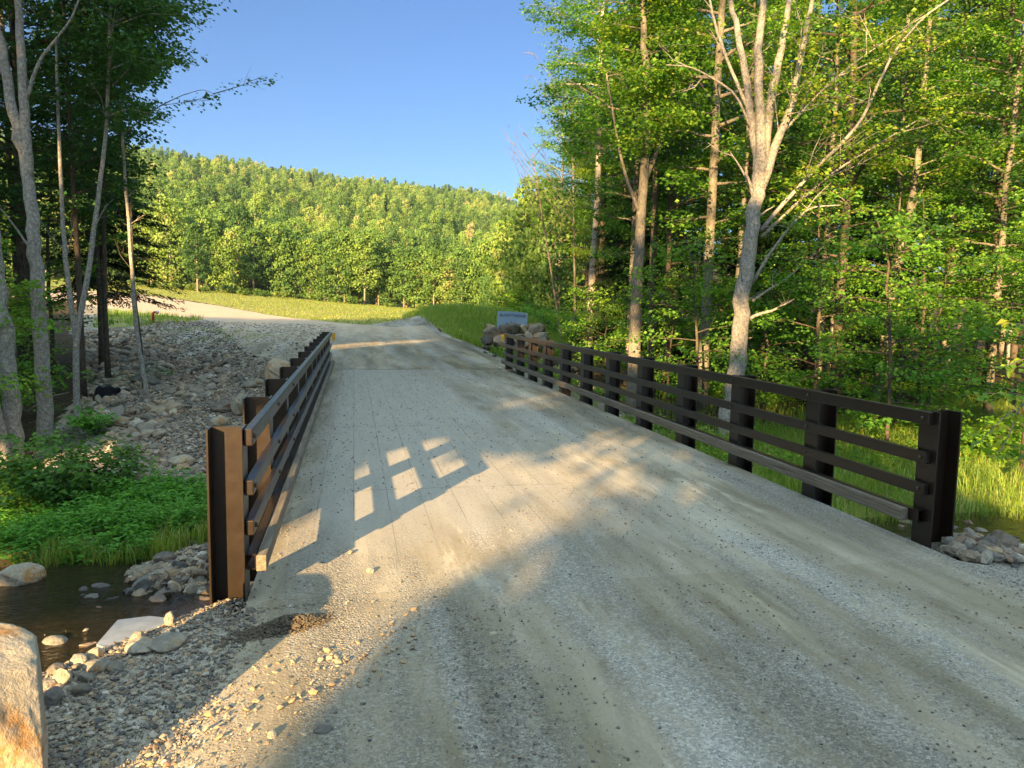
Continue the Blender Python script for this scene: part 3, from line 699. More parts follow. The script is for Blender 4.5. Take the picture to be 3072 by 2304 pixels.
# stones at the lip of the near bank, catching the sun
for k, (px, py, wd, ar, lb, mt_) in enumerate([
    (365, 1352, 26, 1.2, "pointed cream stone on the lip of the gravel below the end post", 'boul'),
    (295, 1392, 34, .8, "pinkish sunlit stone beside the concrete ledge", 'boul'), (300, 1415, 70, .35, "long cream stone at the foot of the pinkish one", 'boul'),
    (178, 1395, 34, 1.0, "tall cream stone on the bank edge near the granite boulder", 'boul'), (200, 1425, 32, .7, "round sunlit stone right of the tall cream one", 'boul'),
    (165, 1440, 38, .6, "wide golden stone in front of the tall cream one", 'boul'), (205, 1455, 52, .45, "broad flat sunlit stone at the edge of the shadow", 'boul'),
    (130, 1480, 36, .9, "angular yellow stone close beside the granite boulder", 'boul'), (110, 1425, 62, .7, "bluish grey stone between the granite boulder and the creek", 'rock'),
    (105, 1530, 44, .9, "dark blue-grey stone against the granite boulder", 'rockd'), (118, 1460, 30, .8, "small brown round stone near the granite boulder", 'rockd'), (100, 1492, 30, .6, "small buff stone tucked beside the granite boulder", 'boul'),
    (355, 1408, 85, .28, "flat grey-green slab of stone lying in the shaded gravel", 'rock'), (240, 1370, 36, .6, "dark wet stone above the creek near the ledge", 'rockd'), (100, 1375, 46, .6, "dark stone by the water behind the granite boulder", 'rockd'),
    (588, 1600, 24, .9, "lone tan lump of rock on the road gravel", 'boul'), (697, 1590, 40, .5, "reddish brown stone half set in the road gravel", 'rockd'),
    (445, 1312, 30, .5, "little pale stone against the foot of the end post", 'boul'),
    (757, 1197, 14, .7, "small yellow stone in the band of sunlight on the deck", 'boul'), (800, 1238, 17, .7, "small buff stone at the tip of the boulder's shadow", 'boul'),
    (1022, 1262, 0, 0, '', '')]):
    if wd: hero(px, py, wd, ar, lb, mt_, 300+k, rzz=rng.uniform(0, 3), lift=-.08, sub=4, cut=.78)

# rocks under the sign
bank = [(1052, 738, 34, .6, 'rockd'), (1062, 722, 40, .7, 'rockd'), (1086, 742, 56, .55, 'rockd'), (1100, 750, 44, .4, 'rockd'), (1090, 714, 46, .55, 'rockd'), (1112, 712, 38, .6, 'rock'), (1130, 712, 34, .7, 'boul'),
        (1156, 715, 50, .7, 'rock'), (1142, 738, 44, .9, 'boul'), (1168, 738, 40, .9, 'boul'), (1152, 706, 22, .7, 'rockd'), (1062, 708, 30, .5, 'rock'), (1125, 742, 44, .9, 'boul'), (1180, 728, 22, .9, 'rock'), (1048, 752, 26, .5, 'rockd')]
signl = ["dark rough boulder at the road side foot of the sign mound", "dark boulder second up on the road side of the sign", "broad brown layered boulder low in front of the sign", "low reddish boulder at the very foot of the sign mound",
         "long brown boulder lying just under the sign's road side corner", "pale greenish boulder under the middle of the sign slab", "rounded tan boulder under the slab's wood side corner", "large pale blue-white boulder beside the slab towards the wood",
         "whitish boulder behind the second railing bay", "whitish upright boulder behind the third railing bay", "small brown stone on top of the blue-white boulder", "grey streaked stone leaning on the edge of the slab",
         "white block behind the end bay of the railing", "narrow grey boulder outermost in the sign mound towards the wood", "small dark stone on the gravel before the sign mound"]
for k, ((px, py, wd, ar, mt_), lb) in enumerate(zip(bank, signl)):
    yy = sy-1.0-(py-700)*.02 if py > 720 else sy-.45
    p = aty(px, py, yy); wm = wd*yy/1560
    m_ = rock_mesh('boulder', 400+k, (wm, wm*.9, wm*ar*1.15), MT[mt_], 4, 14, .68, .10); o = obj('boulder', m_, None, p, lb, 'rock'); o.rotation_euler = (.1, .1, rng.uniform(0, 3))
# earth core of the mound so the stones are carried
b = B(); v_, f_ = ico(4); cx_ = aty(1115, 745, sy)[0]
b.add(v_*np.array([1.35, .85, 1.05])*(1+.15*fbm(v_[:, 0]*2, v_[:, 1]*2+v_[:, 2], 3)[:, None])+np.array([cx_, sy+.1, .0]), t=f_)
obj('sign_mound', b.build('sign_mound', MT['rockd']), None, None, "heap of earth and rubble that carries the stone sign", 'mound')

# riprap: areas measured on the photograph, each stone its own object
def scatter_px(poly, n, ymin=0):
    out = []; P = np.array(poly); lo, hi = P.min(0), P.max(0)
    while len(out) < n:
        p = rng.uniform(lo, hi)
        if inpoly(p[0], p[1], poly): out.append(p)
    return out
def rip(poly, n, s0, s1, label, group, ms=None):
    for h in hits(scatter_px(poly, n)):
        if h[2] < -1.3: continue
        rock(h, rng.uniform(s0, s1)*rng.uniform(.8, 1.2), label, group, ms, sink=.06)
rip([(215, 945), (300, 880), (420, 830), (500, 765), (545, 775), (470, 850), (360, 920), (250, 1000)], 70, .17, .46, "rounded pale stone in the riprap belt above the green bank", "riprap stones in the belt below the gravel slope")
rip([(190, 830), (300, 780), (400, 775), (520, 760), (470, 800), (330, 850), (240, 880)], 40, .18, .45, "rounded brown or grey stone in the riprap behind the leaning tree", "riprap stones behind the leaning tree", RM+RMD)
rip([(188, 716), (320, 712), (370, 740), (380, 770), (300, 790), (180, 800)], 50, .18, .5, "grey fieldstone in the far riprap ditch beside the left wood", "riprap stones in the far ditch")
rip([(240, 960), (330, 930), (400, 990), (440, 1080), (380, 1060), (280, 1010)], 12, .15, .42, "pale stone scattered on the slope just above the low plants", "stones scattered above the low plants")
rip([(290, 1230), (445, 1200), (450, 1290), (300, 1270), (270, 1250)], 14, .07, .2, "small rounded stone on the pebble bar by the end post", "small stones on the pebble bar")
rip([(2045, 1160), (2215, 1130), (2215, 1225), (2100, 1215), (2050, 1200)], 16, .08, .26, "grey stone at the creek edge beyond the right end post", "stones at the creek edge beyond the right post", RMD)
rip([(1170, 745), (1330, 860), (1400, 900), (1430, 960), (1380, 930), (1260, 860), (1160, 800)], 16, .18, .5, "grey rock on the bank behind the railing bays", "rocks on the bank behind the railing", RM+RMD)
rip([(985, 738), (1045, 742), (1095, 775), (1060, 770), (990, 748)], 10, .08, .24, "small rock along the road edge before the sign", "small rocks along the road edge", RM+RMD)
rip([(100, 1400), (250, 1400), (440, 1330), (300, 1420), (200, 1500), (110, 1600)], 14, .04, .11, "small sunlit stone on the lip of the near gravel bank", "small stones on the near bank lip")
rip([(0, 1330), (80, 1340), (60, 1365), (0, 1360)], 3, .1, .2, "dark wet stone in the creek behind the granite boulder", "wet stones behind the granite boulder", RMD)

# pebbles: nobody could count them
def pebbles(name, P, s, label=None, flat=.55, sub=1, tl=(0, 1)):
    v, f = ico(sub); n = len(P); rg = np.random.default_rng(len(P))
    dim = np.stack([s, s*rg.uniform(.6, .95, n), s*rg.uniform(.3, .75, n)*flat*1.5], 1)/2
    a = rg.uniform(0, 6.28, n); ca, sa = np.cos(a), np.sin(a)
    V = v[None]*(1+.16*rg.normal(0, 1, (n, len(v), 1)))*dim[:, None]
    tlt = rg.normal(0, .35, n)
    x, y, z = V[..., 0], V[..., 1], V[..., 2]; z = z+x*tlt[:, None]
    V = np.stack([x*ca[:, None]-y*sa[:, None], x*sa[:, None]+y*ca[:, None], z], -1)+P[:, None]
    Fc = (f[None]+np.arange(n)[:, None, None]*len(v)).reshape(-1, 3)
    me = mesh(name, V.reshape(-1, 3), [Fc], [MT['peb']], None, np.repeat(tl[0]+(tl[1]-tl[0])*rg.random(n), len(v)), False)
    return obj(name, me, kind='stuff')
def D0(q): d_ = ray(*q); p = -d_*HC/d_[2]; return (p[0], p[1])
def gpts(n, xr, yr, keep):
    x = rng.uniform(*xr, n); y = rng.uniform(*yr, n); k = keep(x, y); x, y = x[k], y[k]
    return np.stack([x, y, terrain(x, y)], 1)
def riprap(name, polys):
    P = []; S_ = []
    for poly, n, s0, s1 in polys:
        for h in hits(scatter_px(poly, n)):
            if h[2] > -1.33: P.append(h+np.array([0, 0, .03])); S_.append(rng.uniform(s0, s1))
    o = pebbles(name, np.array(P), np.array(S_), flat=.75, sub=2, tl=(.25, 1)); return o
riprap('riprap', [([(215, 945), (300, 880), (420, 830), (500, 765), (545, 775), (470, 850), (360, 920), (250, 1000)], 260, .10, .30), ([(190, 830), (300, 780), (400, 775), (520, 760), (470, 800), (330, 850), (240, 880)], 260, .10, .30),
    ([(188, 716), (320, 712), (370, 740), (380, 770), (300, 790), (180, 800)], 420, .12, .36), ([(170, 800), (240, 800), (230, 900), (180, 930)], 120, .1, .3), ([(240, 960), (330, 930), (400, 990), (440, 1080), (380, 1060), (280, 1010)], 60, .1, .25),
    ([(290, 1230), (445, 1200), (450, 1290), (300, 1270), (270, 1250)], 160, .04, .14), ([(2045, 1160), (2215, 1130), (2215, 1225), (2100, 1215), (2050, 1200)], 90, .04, .15), ([(1170, 745), (1330, 860), (1400, 900), (1430, 960), (1380, 930), (1260, 860), (1160, 800)], 120, .1, .35)])
# near corner
P = gpts(52000, (-2.6, .9), (.6, 5.2), lambda x, y: (rng.random(len(x)) < np.clip((-.05-x+.35*(y-2.6)*0)/.8+.35*fbm(x*2, y*2), .04, 1)))
s = .010+.035*rng.random(len(P))**2.6; P[:, 2] += .006; pebbles('gravel', P, s)
P = gpts(60000, (-2.2, 1.6), (.9, 5.0), lambda x, y: (rng.random(len(x)) < np.clip((1.0-x)/1.6+.8*fbm(x*1.5, y*.8), .03, .9)))
P[:, 2] += .012; pebbles('gravel', P, .004+.010*rng.random(len(P))**2, tl=(.1, 1))
P = gpts(330, (-.75, .35), (3.0, 4.4), lambda x, y: np.abs((y-3.35)-(x+.35)*.75) < .28+.3*fbm(x*6, y*6)); P[:, 2] += .02; pebbles('gravel', P, .012+.035*rng.random(len(P))**2, tl=(.78, .9))
cx, cy_ = D0((620, 1358)); nn_ = 2600; P = np.stack([cx+rng.normal(0, .13, nn_), cy_+rng.normal(0, .055, nn_), np.zeros(nn_)], 1); P[:, 1] += (P[:, 0]-cx)*.35
P[:, 2] = .07*np.exp(-(((P[:, 0]-cx)/.16)**2+((P[:, 1]-cy_-(P[:, 0]-cx)*.35)/.08)**2))*(.5+rng.random(nn_)*.5)+.004
pebbles('loose_dirt', P, .008+.022*rng.random(nn_)**2, tl=(.50, .60)).data.materials[0] = mat_plain('loose_dirt', (.10, .08, .052), .95, 0, .5, 30)
P = gpts(400, (-5.5, -.9), (6.9, 8.6), lambda x, y: x < 9); P[:, 2] = np.maximum(P[:, 2], -1.42)+.03; pebbles('creek_stones', P, .05+.20*rng.random(len(P))**2, sub=2, flat=.9, tl=(0, .6))
P = gpts(260, (5, 14), (6.9, 9.4), lambda x, y: x < 99); P[:, 2] = np.maximum(P[:, 2], -1.40)+.05; pebbles('creek_stones', P, .06+.22*rng.random(len(P))**2, sub=2, flat=.9, tl=(0, .6))
# loose stones on road and deck
P = gpts(90000, (-1, 8.5), (.8, 7), lambda x, y: rng.random(len(x)) < np.clip(.22+2.4*fbm(x*1.3+3, y*.35, 4), .015, 1))
P[:, 2] = np.where((P[:, 1] > 4.35) & (P[:, 0] < 4.2), .004, P[:, 2]+.016); P = P[(P[:, 1] < 4.3) | ((P[:, 0] > -.5) & (P[:, 0] < 4.15) & (rng.random(len(P)) < .5))]
s = .004+.016*rng.random(len(P))**4; pebbles('road_gravel', P, s, tl=(0, .8))
P = gpts(5200, (-.45, 4.1), (7, 21), lambda x, y: x > -9); P[:, 2] = .004
pebbles('road_gravel', P, .007+.022*rng.random(len(P))**4, tl=(0, .5))
P = gpts(6000, (-.6, .1), (4.4, 21), lambda x, y: rng.random(len(x)) < np.exp(-(x+.6)/.22)); P[:, 2] = .004
pebbles('road_gravel', P, .006+.018*rng.random(len(P))**3, tl=(.3, .9))
# slope outside the left railing
P = gpts(60000, (-6.2, -.66), (10.2, 24), lambda x, y: (x > -1.9-.34*(y-9)) & (rng.random(len(x)) < np.clip(1.3-(y-12)/14, .25, 1)))
s = .03+.09*rng.random(len(P))**2; P[:, 2] += .01; pebbles('gravel', P, s)
P = gpts(9000, (-3.2, -.5), (7.6, 10.6), lambda x, y: terrain(x, y) > -1.33); pebbles('gravel', P, .03+.08*rng.random(len(P))**2)
P = gpts(16000, (-16, -1), (22, 48), lambda x, y: x > -2-.25*(y-14)-2); P[:, 2] += .02; pebbles('gravel', P, .05+.12*rng.random(len(P))**3)
P = gpts(9000, (4.5, 9), (3.2, 7.4), lambda x, y: x > 0); pebbles('gravel', P, .015+.06*rng.random(len(P))**3)

def branch(px, py, px2, py2, r, lb, nm='fallen_branch', rise=.1):
    p, q = hit(px, py), hit(px2, py2); b = B(); m_ = (p+q)/2+np.array([0, 0, rise]); b.tube([[0, 0, .02], m_-p, q-p+np.array([0, 0, rise])], [r, r*.8, r*.4], 6)
    tw_ = (m_-p)*.9; b.tube([tw_, tw_+np.array([.15, .1, .3])], [r*.5, r*.15], 4); obj(nm, b.build(nm, MT['wood']), None, p, lb, 'branch')
branch(322, 1068, 345, 1098, .014, "short bleached stick lying on the low plants beside the white boulder", 'stick', .05)
branch(150, 905, 240, 940, .02, "long grey fallen branch lying across the ground between the pale trunks")
branch(60, 890, 150, 870, .018, "thin fallen branch behind the pale forked trunk", rise=.25)
branch(190, 960, 178, 880, .012, "bent dead twig standing by the thin pale birch", rise=.3)
branch(500, 726, 515, 712, .02, "pale broken stick poking out of the far gravel heap", rise=.25)
fp = hit(205, 868); nu_ = 22; b = B(); vv = []
for iz in range(7):
    for iu in range(nu_):
        u_ = iu/(nu_-1); w_ = iz/6; vv.append((u_*.55-.1+.12*w_, .10*math.sin(u_*9+w_*3)*(1-w_*.4)+.8*u_, w_*(.34+.10*math.sin(u_*4+.6))-.06+.03*math.sin(u_*23+w_*5)))
b.add(vv, [(iz*nu_+iu, iz*nu_+iu+1, (iz+1)*nu_+iu+1, (iz+1)*nu_+iu) for iz in range(6) for iu in range(nu_-1)])
me = b.build('silt_fabric', MT['black'], True); o = obj('silt_fabric', me, None, fp, "crumpled black silt fabric sagging beside the thin pale birch", 'fabric'); sm_ = o.modifiers.new('s', 'SOLIDIFY'); sm_.thickness = .006
# =================================================================== GRASS AND LOW PLANTS
def blades(name, P, h, mat, wid=.012, lean=.5, rg=rng, label=None):
    n = len(P); a = rg.uniform(0, 6.28, n); d = np.stack([np.cos(a), np.sin(a), np.zeros(n)], 1); s = np.stack([-d[:, 1], d[:, 0], d[:, 2]], 1)
    l = (lean*h*rg.uniform(.2, 1.3, n))[:, None]; w_ = (wid*rg.uniform(.6, 1.4, n))[:, None]; z = np.array([0, 0, 1.0]); H_ = h[:, None]
    m1 = P+z*H_*.6+d*l*.3; tp = P+z*H_*.92+d*l
    V = np.stack([P-s*w_, P+s*w_, m1+s*w_*.8, m1-s*w_*.8, tp], 1).reshape(-1, 3); i = np.arange(n)[:, None]*5
    me = mesh(name, V, [i+np.array([0, 1, 2, 3]), i+np.array([3, 2, 4])], [mat], None, np.repeat(np.clip(rg.normal(.45, .22, n), 0, 1), 5), False)
    return obj(name, me, kind='stuff')
def clump(P, k, r):
    Q = np.repeat(P, k, 0); Q = Q+np.stack([rng.normal(0, r, len(Q)), rng.normal(0, r, len(Q)), np.zeros(len(Q))], 1); Q[:, 2] = terrain(Q[:, 0], Q[:, 1]); return Q
P = clump(gpts(5200, (4.4, 19), (9.25, 19), lambda x, y: (y < 13.2+.4*np.maximum(0, x-4)) & (fbm(x*.5, y*.5) > -.22)), 12, .10)
blades('grass', P, rng.uniform(.16, .46, len(P)), MT['grass'], .006, .6)
P = clump(gpts(700, (4.5, 12), (11, 22), lambda x, y: (x-4.4 > (y-11)*.1)), 10, .12)
blades('grass', P, rng.uniform(.1, .3, len(P)), MT['grass'], .006, .6)
P = clump(gpts(9000, (3.8, 15), (33, 60), lambda x, y: inpoly(x, y, meadow)), 6, .12)
blades('grass', P, rng.uniform(.15, .6, len(P)), MT['grass'], .014, .5)
P = gpts(90000, (-75, 40), (48, 138), lambda x, y: inpoly(x, y, meadow))
blades('meadow_grass', P, rng.uniform(.05, .20, len(P)), MT['meadow'], .03, .9)
P = clump(gpts(2600, (-26, -4), (38, 64), lambda x, y: inpoly(x, y, left_patch)), 5, .1)
blades('grass', P, rng.uniform(.15, .45, len(P)), MT['grass'], .014, .5)
P = clump(gpts(120, (-9, -3), (34, 44), lambda x, y: fbm(x*.4, y*.4) > .0), 10, .25); blades('grass', P, rng.uniform(.05, .15, len(P)), MT['grass'], .01, .8)
P = clump(gpts(240, (-3.6, -1.4), (9.2, 10.4), lambda x, y: fbm(x, y) > -.1), 16, .05); blades('grass', P, rng.uniform(.15, .35, len(P)), MT['grass'], .005, .5)
P = clump(gpts(60, (5, 9), (3.5, 5.5), lambda x, y: x > 0), 6, .06); blades('grass', P, rng.uniform(.03, .1, len(P)), MT['cover'], .005, .5)

def leafy(name, P, hgt, per, size, mat, wid=.3, rad=.07, kind='stuff', par=None, rg=rng):
    """little upright stems, each carrying whorls of leaves"""
    n = len(P); Q = np.repeat(P, per, 0); f = rg.uniform(.25, 1, len(Q)); hh = np.repeat(hgt, per)*f
    a = rg.uniform(0, 6.28, len(Q)); d = np.stack([np.cos(a), np.sin(a), rg.uniform(-.25, .35, len(Q))], 1)
    Q = Q+np.stack([d[:, 0]*rad*.3, d[:, 1]*rad*.3, hh], 1)
    nr = np.array([0, 0, 1.0])+rg.normal(0, .3, (len(Q), 3)); t = np.clip(.2+.5*f+np.repeat(rg.normal(0, .12, n), per)+rg.normal(0, .08, len(Q)), 0, 1)
    v, tt = leaf_geo(Q, d, nr, size*rg.uniform(.6, 1.3, len(Q)), wid)
    me = mesh(name, v, [tt], [mat], None, np.repeat(t, 4), False)
    return obj(name, me, par, kind=kind)
P = gpts(9500, (-9, -1.3), (9.25, 14.5), lambda x, y: (fbm(x*2.3, y*2.3, 3) > -.20) & (y < 11.9+np.clip((-x-2.6)*.55, -1.2, 1.6)+.6*fbm(x, y)) & ((x < -2.4) | (y > 9.7)))
leafy('ground_cover', P, .08+.34*rng.random(len(P))**1.3+.30*fbm(P[:, 0]*1.3, P[:, 1]*1.3), 12, .075, MT['cover'], .24)
P = gpts(5000, (4.6, 22), (11, 26), lambda x, y: fbm(x*.35, y*.35) > -.05); leafy('undergrowth', P, .15+.35*rng.random(len(P)), 10, .09, MT['leaf'], .4)
P = gpts(1600, (-14, -5), (13, 24), lambda x, y: fbm(x*.5, y*.5) > .0); leafy('undergrowth', P, .1+.3*rng.random(len(P)), 8, .08, MT['leafd'], .4)
P = gpts(5000, (11, 24), (38, 85), lambda x, y: x > 9+.1*(y-38)); leafy('undergrowth', P, .4+1.1*rng.random(len(P)), 10, .22, MT['leaf'], .4)

def bush(base, rx, ry, rz, n, size, mat, label, barkm='barkd', wid=.42, seed=1, cat='bush', ns=14, group=None, name='bush', tint=(.2, .8)):
    rg = np.random.default_rng(seed); t = thing(name, base, label, cat, group)
    wb = B(); P = []; D = []
    for k in range(ns):
        a = rg.uniform(0, 6.28); e = rg.uniform(.15, 1)**.5; tip = np.array([math.cos(a)*rx*e, math.sin(a)*ry*e, rz*math.sqrt(max(.05, 1-.75*e*e))*rg.uniform(.75, 1.1)])
        pts = np.array([tip*np.array([.1, .1, 0]), tip*np.array([.4, .4, .5]), tip]); wb.tube(pts, [.012, .008, .003], 4, False)
        for f in np.linspace(.35, 1, max(2, n//ns)):
            P.append(tip*np.array([f, f, f**.8])+rg.normal(0, .1*rx, 3)); D.append([math.cos(a), math.sin(a), .1])
    P = np.array(P); D = np.array(D)
    v, tt, c = sprays(P, D, 12, .17, size, rg, rg.uniform(*tint, len(P)), .2, .4, .3, wid)
    obj('stems', wb.build('stems', MT[barkm]), t); obj('foliage', mesh('foliage', v, [tt], [MT[mat]], None, c, False), t); return t
bush(hit(120, 1110), 1.35, .95, 1.15, 420, .085, 'maple', "low dark maple bush with reddish leaf tips on the creek bank", seed=5, ns=34, tint=(.15, .95))
bush(hit(20, 1100), .9, .8, .75, 160, .08, 'maple', "dark leafy shrub at the foot of the pair of pale trunks", seed=6, ns=20)
bush(hit(210, 940), .35, .35, .7, 40, .1, 'cover', "small bright green sapling against the thin pale trunk", seed=7, ns=6, tint=(.5, .9))
bush(hit(235, 1060), .5, .4, .35, 50, .07, 'cover', "fresh green shrub spilling over the upper edge of the bank", seed=8, ns=10)
bush(hit(2120, 1000), 1.1, .8, .9, 180, .10, 'leaf', "yellow-green shrub above the tall grass beyond the right end post", seed=9, ns=22, tint=(.5, .95))

# =================================================================== TREES
TM = {}
for k, (sd, H, r0, hb, cr) in enumerate([(11, 16, .13, 4.2, 2.4), (12, 18, .16, 5.5, 2.8), (13, 15, .11, 3.0, 2.1), (14, 17, .14, 7.0, 2.6)]):
    bk = [MT['bark'], MT['barkd'], MT['bark'], MT['barkw']][k]
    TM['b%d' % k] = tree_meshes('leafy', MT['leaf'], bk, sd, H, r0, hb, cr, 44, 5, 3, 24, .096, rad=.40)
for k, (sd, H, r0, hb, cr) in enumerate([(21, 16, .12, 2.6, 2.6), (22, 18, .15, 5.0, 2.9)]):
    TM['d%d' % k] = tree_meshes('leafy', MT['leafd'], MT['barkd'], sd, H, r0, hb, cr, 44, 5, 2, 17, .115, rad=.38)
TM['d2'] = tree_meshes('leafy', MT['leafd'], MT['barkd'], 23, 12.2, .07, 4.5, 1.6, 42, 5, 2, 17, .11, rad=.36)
for k, (sd, H, r0, hb, cr) in enumerate([(31, 4.5, .035, .9, 1.5), (32, 3.2, .025, .5, 1.3), (33, 6.5, .05, 1.4, 1.8)]):
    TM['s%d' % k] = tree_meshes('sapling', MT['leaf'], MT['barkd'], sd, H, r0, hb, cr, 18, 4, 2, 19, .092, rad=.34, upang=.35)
TM['c0'] = gen_conifer(41, 11, .11, 2.6, 2.3, MT['con'], MT['barkd'])
TM['c1'] = gen_conifer(42, 14, .13, 1.2, 2.8, MT['con'], MT['barkd'], 30, 26, .2, .36)

# --- explicit trees: stems traced on the photograph, each limb at its own depth
def stem_tree(name, base_px, stems, label, bark, crown=None, leafm=None, seed=0, twigs=0, cat='tree', k=10, sprayt=(.3, .9), ls=.12, dead=True):
    """stems: [(points px, r0, r1, dy, leafy)] ; first stem is the trunk from the ground up"""
    rg = np.random.default_rng(seed); base = hit(*base_px); t = thing(name, base, label, cat); wb = B(); P = []; D = []; seen = []
    for pts, r0, r1, dy, leafy_ in stems:
        n = len(pts); y0_ = base[1]
        if seen: y0_ = min(seen, key=lambda u: (u[0]-pts[0][0])**2+(u[1]-pts[0][1])**2)[2]
        for (xa, ya), (xb, yb), i in zip(pts[:-1], pts[1:], range(n)): seen += [(xa+(xb-xa)*g, ya+(yb-ya)*g, y0_+dy*(i+g)/(n-1)) for g in np.linspace(0, 1, 9)]
        q = np.array([aty(x, y, y0_+dy*i/(n-1)) for i, (x, y) in enumerate(pts)])-base
        if pts[0] == base_px: q[0] = [0, 0, -.12]
        # smooth
        s0 = np.linspace(0, 1, n); s1 = np.linspace(0, 1, max(n*3, 8)); q2 = np.stack([np.interp(s1, s0, q[:, c]) for c in range(3)], 1)
        q2[1:-1] = (q2[:-2]+q2[1:-1]*2+q2[2:])/4; q2[1:-1] += rg.normal(0, r0*.10, q2[1:-1].shape)
        rr = np.interp(s1, [0, 1], [r0, r1]); wb.tube(q2, rr, k if r0 > .05 else 6, True)
        L_ = np.linalg.norm(np.diff(q2, axis=0), axis=1).sum()
        for j in range(int(twigs*L_*(.4 if leafy_ == 0 else 1))):
            f = rg.uniform(.15, 1) if leafy_ else rg.uniform(.35, 1)
            b0 = np.array([np.interp(f, s1, q2[:, c]) for c in range(3)]); tg = unit(q2[min(len(q2)-1, int(f*len(q2))+1)-0]-q2[int(f*(len(q2)-2))])
            d = unit(tg*.6+rg.normal(0, .6, 3)+np.array([0, 0, .15])); ln = rg.uniform(.4, 1.3)*(1.2 if leafy_ else .7)
            e = b0+d*ln; wb.tube([b0, (b0+e)/2+rg.normal(0, .04, 3), e], [.014, .009, .003], 4, False)
            for _ in range(3):
                c1 = b0+(e-b0)*rg.uniform(.3, .9); wb.tube([c1, c1+unit(d+rg.normal(0, .6, 3))*ln*rg.uniform(.2, .5)], [.006, .002], 3, False)
            if leafy_:
                for g in np.linspace(.4, 1, 3): P.append(b0+(e-b0)*g+rg.normal(0, .1, 3)); D.append([d[0], d[1], .05])
    if crown:   # (h0, h1, radius, number of limbs) about the trunk
        pts, r0, r1, dy, _ = stems[0]; n = len(pts); q = np.array([aty(x, y, base[1]+dy*i/(n-1)) for i, (x, y) in enumerate(pts)])-base
        for (h0, h1, cr, nl) in crown:
            for j in range(nl):
                h = rg.uniform(h0, h1); c0 = np.array([np.interp(h, q[:, 2], q[:, 0]), np.interp(h, q[:, 2], q[:, 1]), h]); a = j*2.4+rg.uniform(-.4, .4)
                ln = cr*rg.uniform(.5, 1.15)*(1-.35*(h-h0)/(h1-h0)); el = rg.uniform(0, .6); d = np.array([math.cos(a)*math.cos(el), math.sin(a)*math.cos(el), math.sin(el)])
                e = c0+d*ln; wb.tube([c0, c0+d*ln*.5+[0, 0, .05*ln], e-[0, 0, .08*ln]], [.022, .012, .004], 4, False)
                for f in np.linspace(.25, 1, 6):
                    for _ in range(3): P.append(c0+d*ln*f+rg.normal(0, .22, 3)*np.array([1, 1, .45])); D.append([math.cos(a)+rg.normal(0, .5), math.sin(a)+rg.normal(0, .5), .05])
    obj('trunk', wb.build('trunk', MT[bark]), t)
    if P:
        P = np.array(P); D = np.array(D, float); v, tt, c = sprays(P, D, 21, .38, ls*.78, rg, rg.uniform(*sprayt, len(P)))
        obj('crown', mesh('crown', v, [tt], [MT[leafm]], None, c, False), t)
    return t
# the tall half-bare maple behind the right railing
stem_tree('maple_tree', (1562, 952), [
    ([(1562, 952), (1577, 880), (1590, 804), (1597, 746), (1605, 648), (1617, 560), (1629, 473), (1637, 405), (1643, 335)], .20, .125, .2, 0),
    ([(1639, 400), (1636, 330), (1623, 250), (1608, 150), (1592, 60), (1572, -10), (1560, -80)], .11, .035, .3, 0),
    ([(1640, 420), (1644, 325), (1640, 220), (1638, 100), (1650, 0), (1655, -90)], .125, .05, -.2, 0),
    ([(1642, 410), (1652, 320), (1668, 200), (1690, 100), (1705, 0), (1715, -90)], .12, .04, .5, 0),
    ([(1648, 400), (1680, 300), (1712, 225), (1728, 130), (1750, 30), (1768, -60)], .095, .035, -.6, 1),
    ([(1643, 498), (1700, 432), (1770, 355), (1850, 280), (1890, 200), (1925, 120), (2000, 30), (2080, -20)], .048, .016, -1.2, 1),
    ([(1645, 512), (1720, 440), (1800, 372), (1890, 315), (1990, 255)], .036, .012, .9, 1),
    ([(1625, 612), (1655, 560), (1684, 519), (1720, 475), (1752, 446), (1817, 443)], .04, .012, -.8, 0),
    ([(1625, 650), (1660, 625), (1700, 603), (1766, 543)], .035, .01, .5, 0),
    ([(1616, 690), (1640, 678), (1668, 671), (1700, 655), (1716, 646)], .04, .012, -.3, 0),
    ([(1632, 450), (1621, 396), (1609, 372)], .05, .02, -.1, 0), ([(1637, 470), (1655, 455), (1672, 446)], .03, .01, .2, 0),
    ([(1630, 420), (1600, 360), (1578, 330)], .03, .01, .2, 0), ([(1618, 240), (1570, 130), (1540, 40), (1530, -20)], .04, .02, .3, 0),
    ([(1628, 290), (1590, 200), (1500, 145), (1440, 140)], .03, .01, -.5, 0),
    ([(1688, 290), (1760, 210), (1850, 130), (1960, 60)], .03, .01, .4, 1)],
    "tall half bare maple with a fan of pale limbs just behind the railing", 'barkw', leafm='leaf', seed=3, twigs=2.6, k=14, sprayt=(.5, 1))
stem_tree('maple_tree', (1580, 862), [([(1580, 862), (1588, 740), (1592, 640), (1602, 508), (1610, 391), (1617, 300), (1610, 180)], .11, .05, .3, 0)],
    "slim dead stem standing hard against the back of the half bare maple", 'bark', seed=4, twigs=.6)
stem_tree('birch_tree', (1640, 812), [([(1640, 812), (1652, 700), (1660, 566), (1684, 480), (1703, 350), (1713, 234), (1722, 100), (1730, 0)], .10, .05, .3, 0),
    ([(1662, 560), (1690, 500), (1740, 440)], .03, .01, .2, 0)], "slim leaning grey trunk a step beyond the half bare maple towards the road's far side", 'bark', crown=[(7, 12, 1.8, 14)], leafm='leaf', seed=5, twigs=.6)
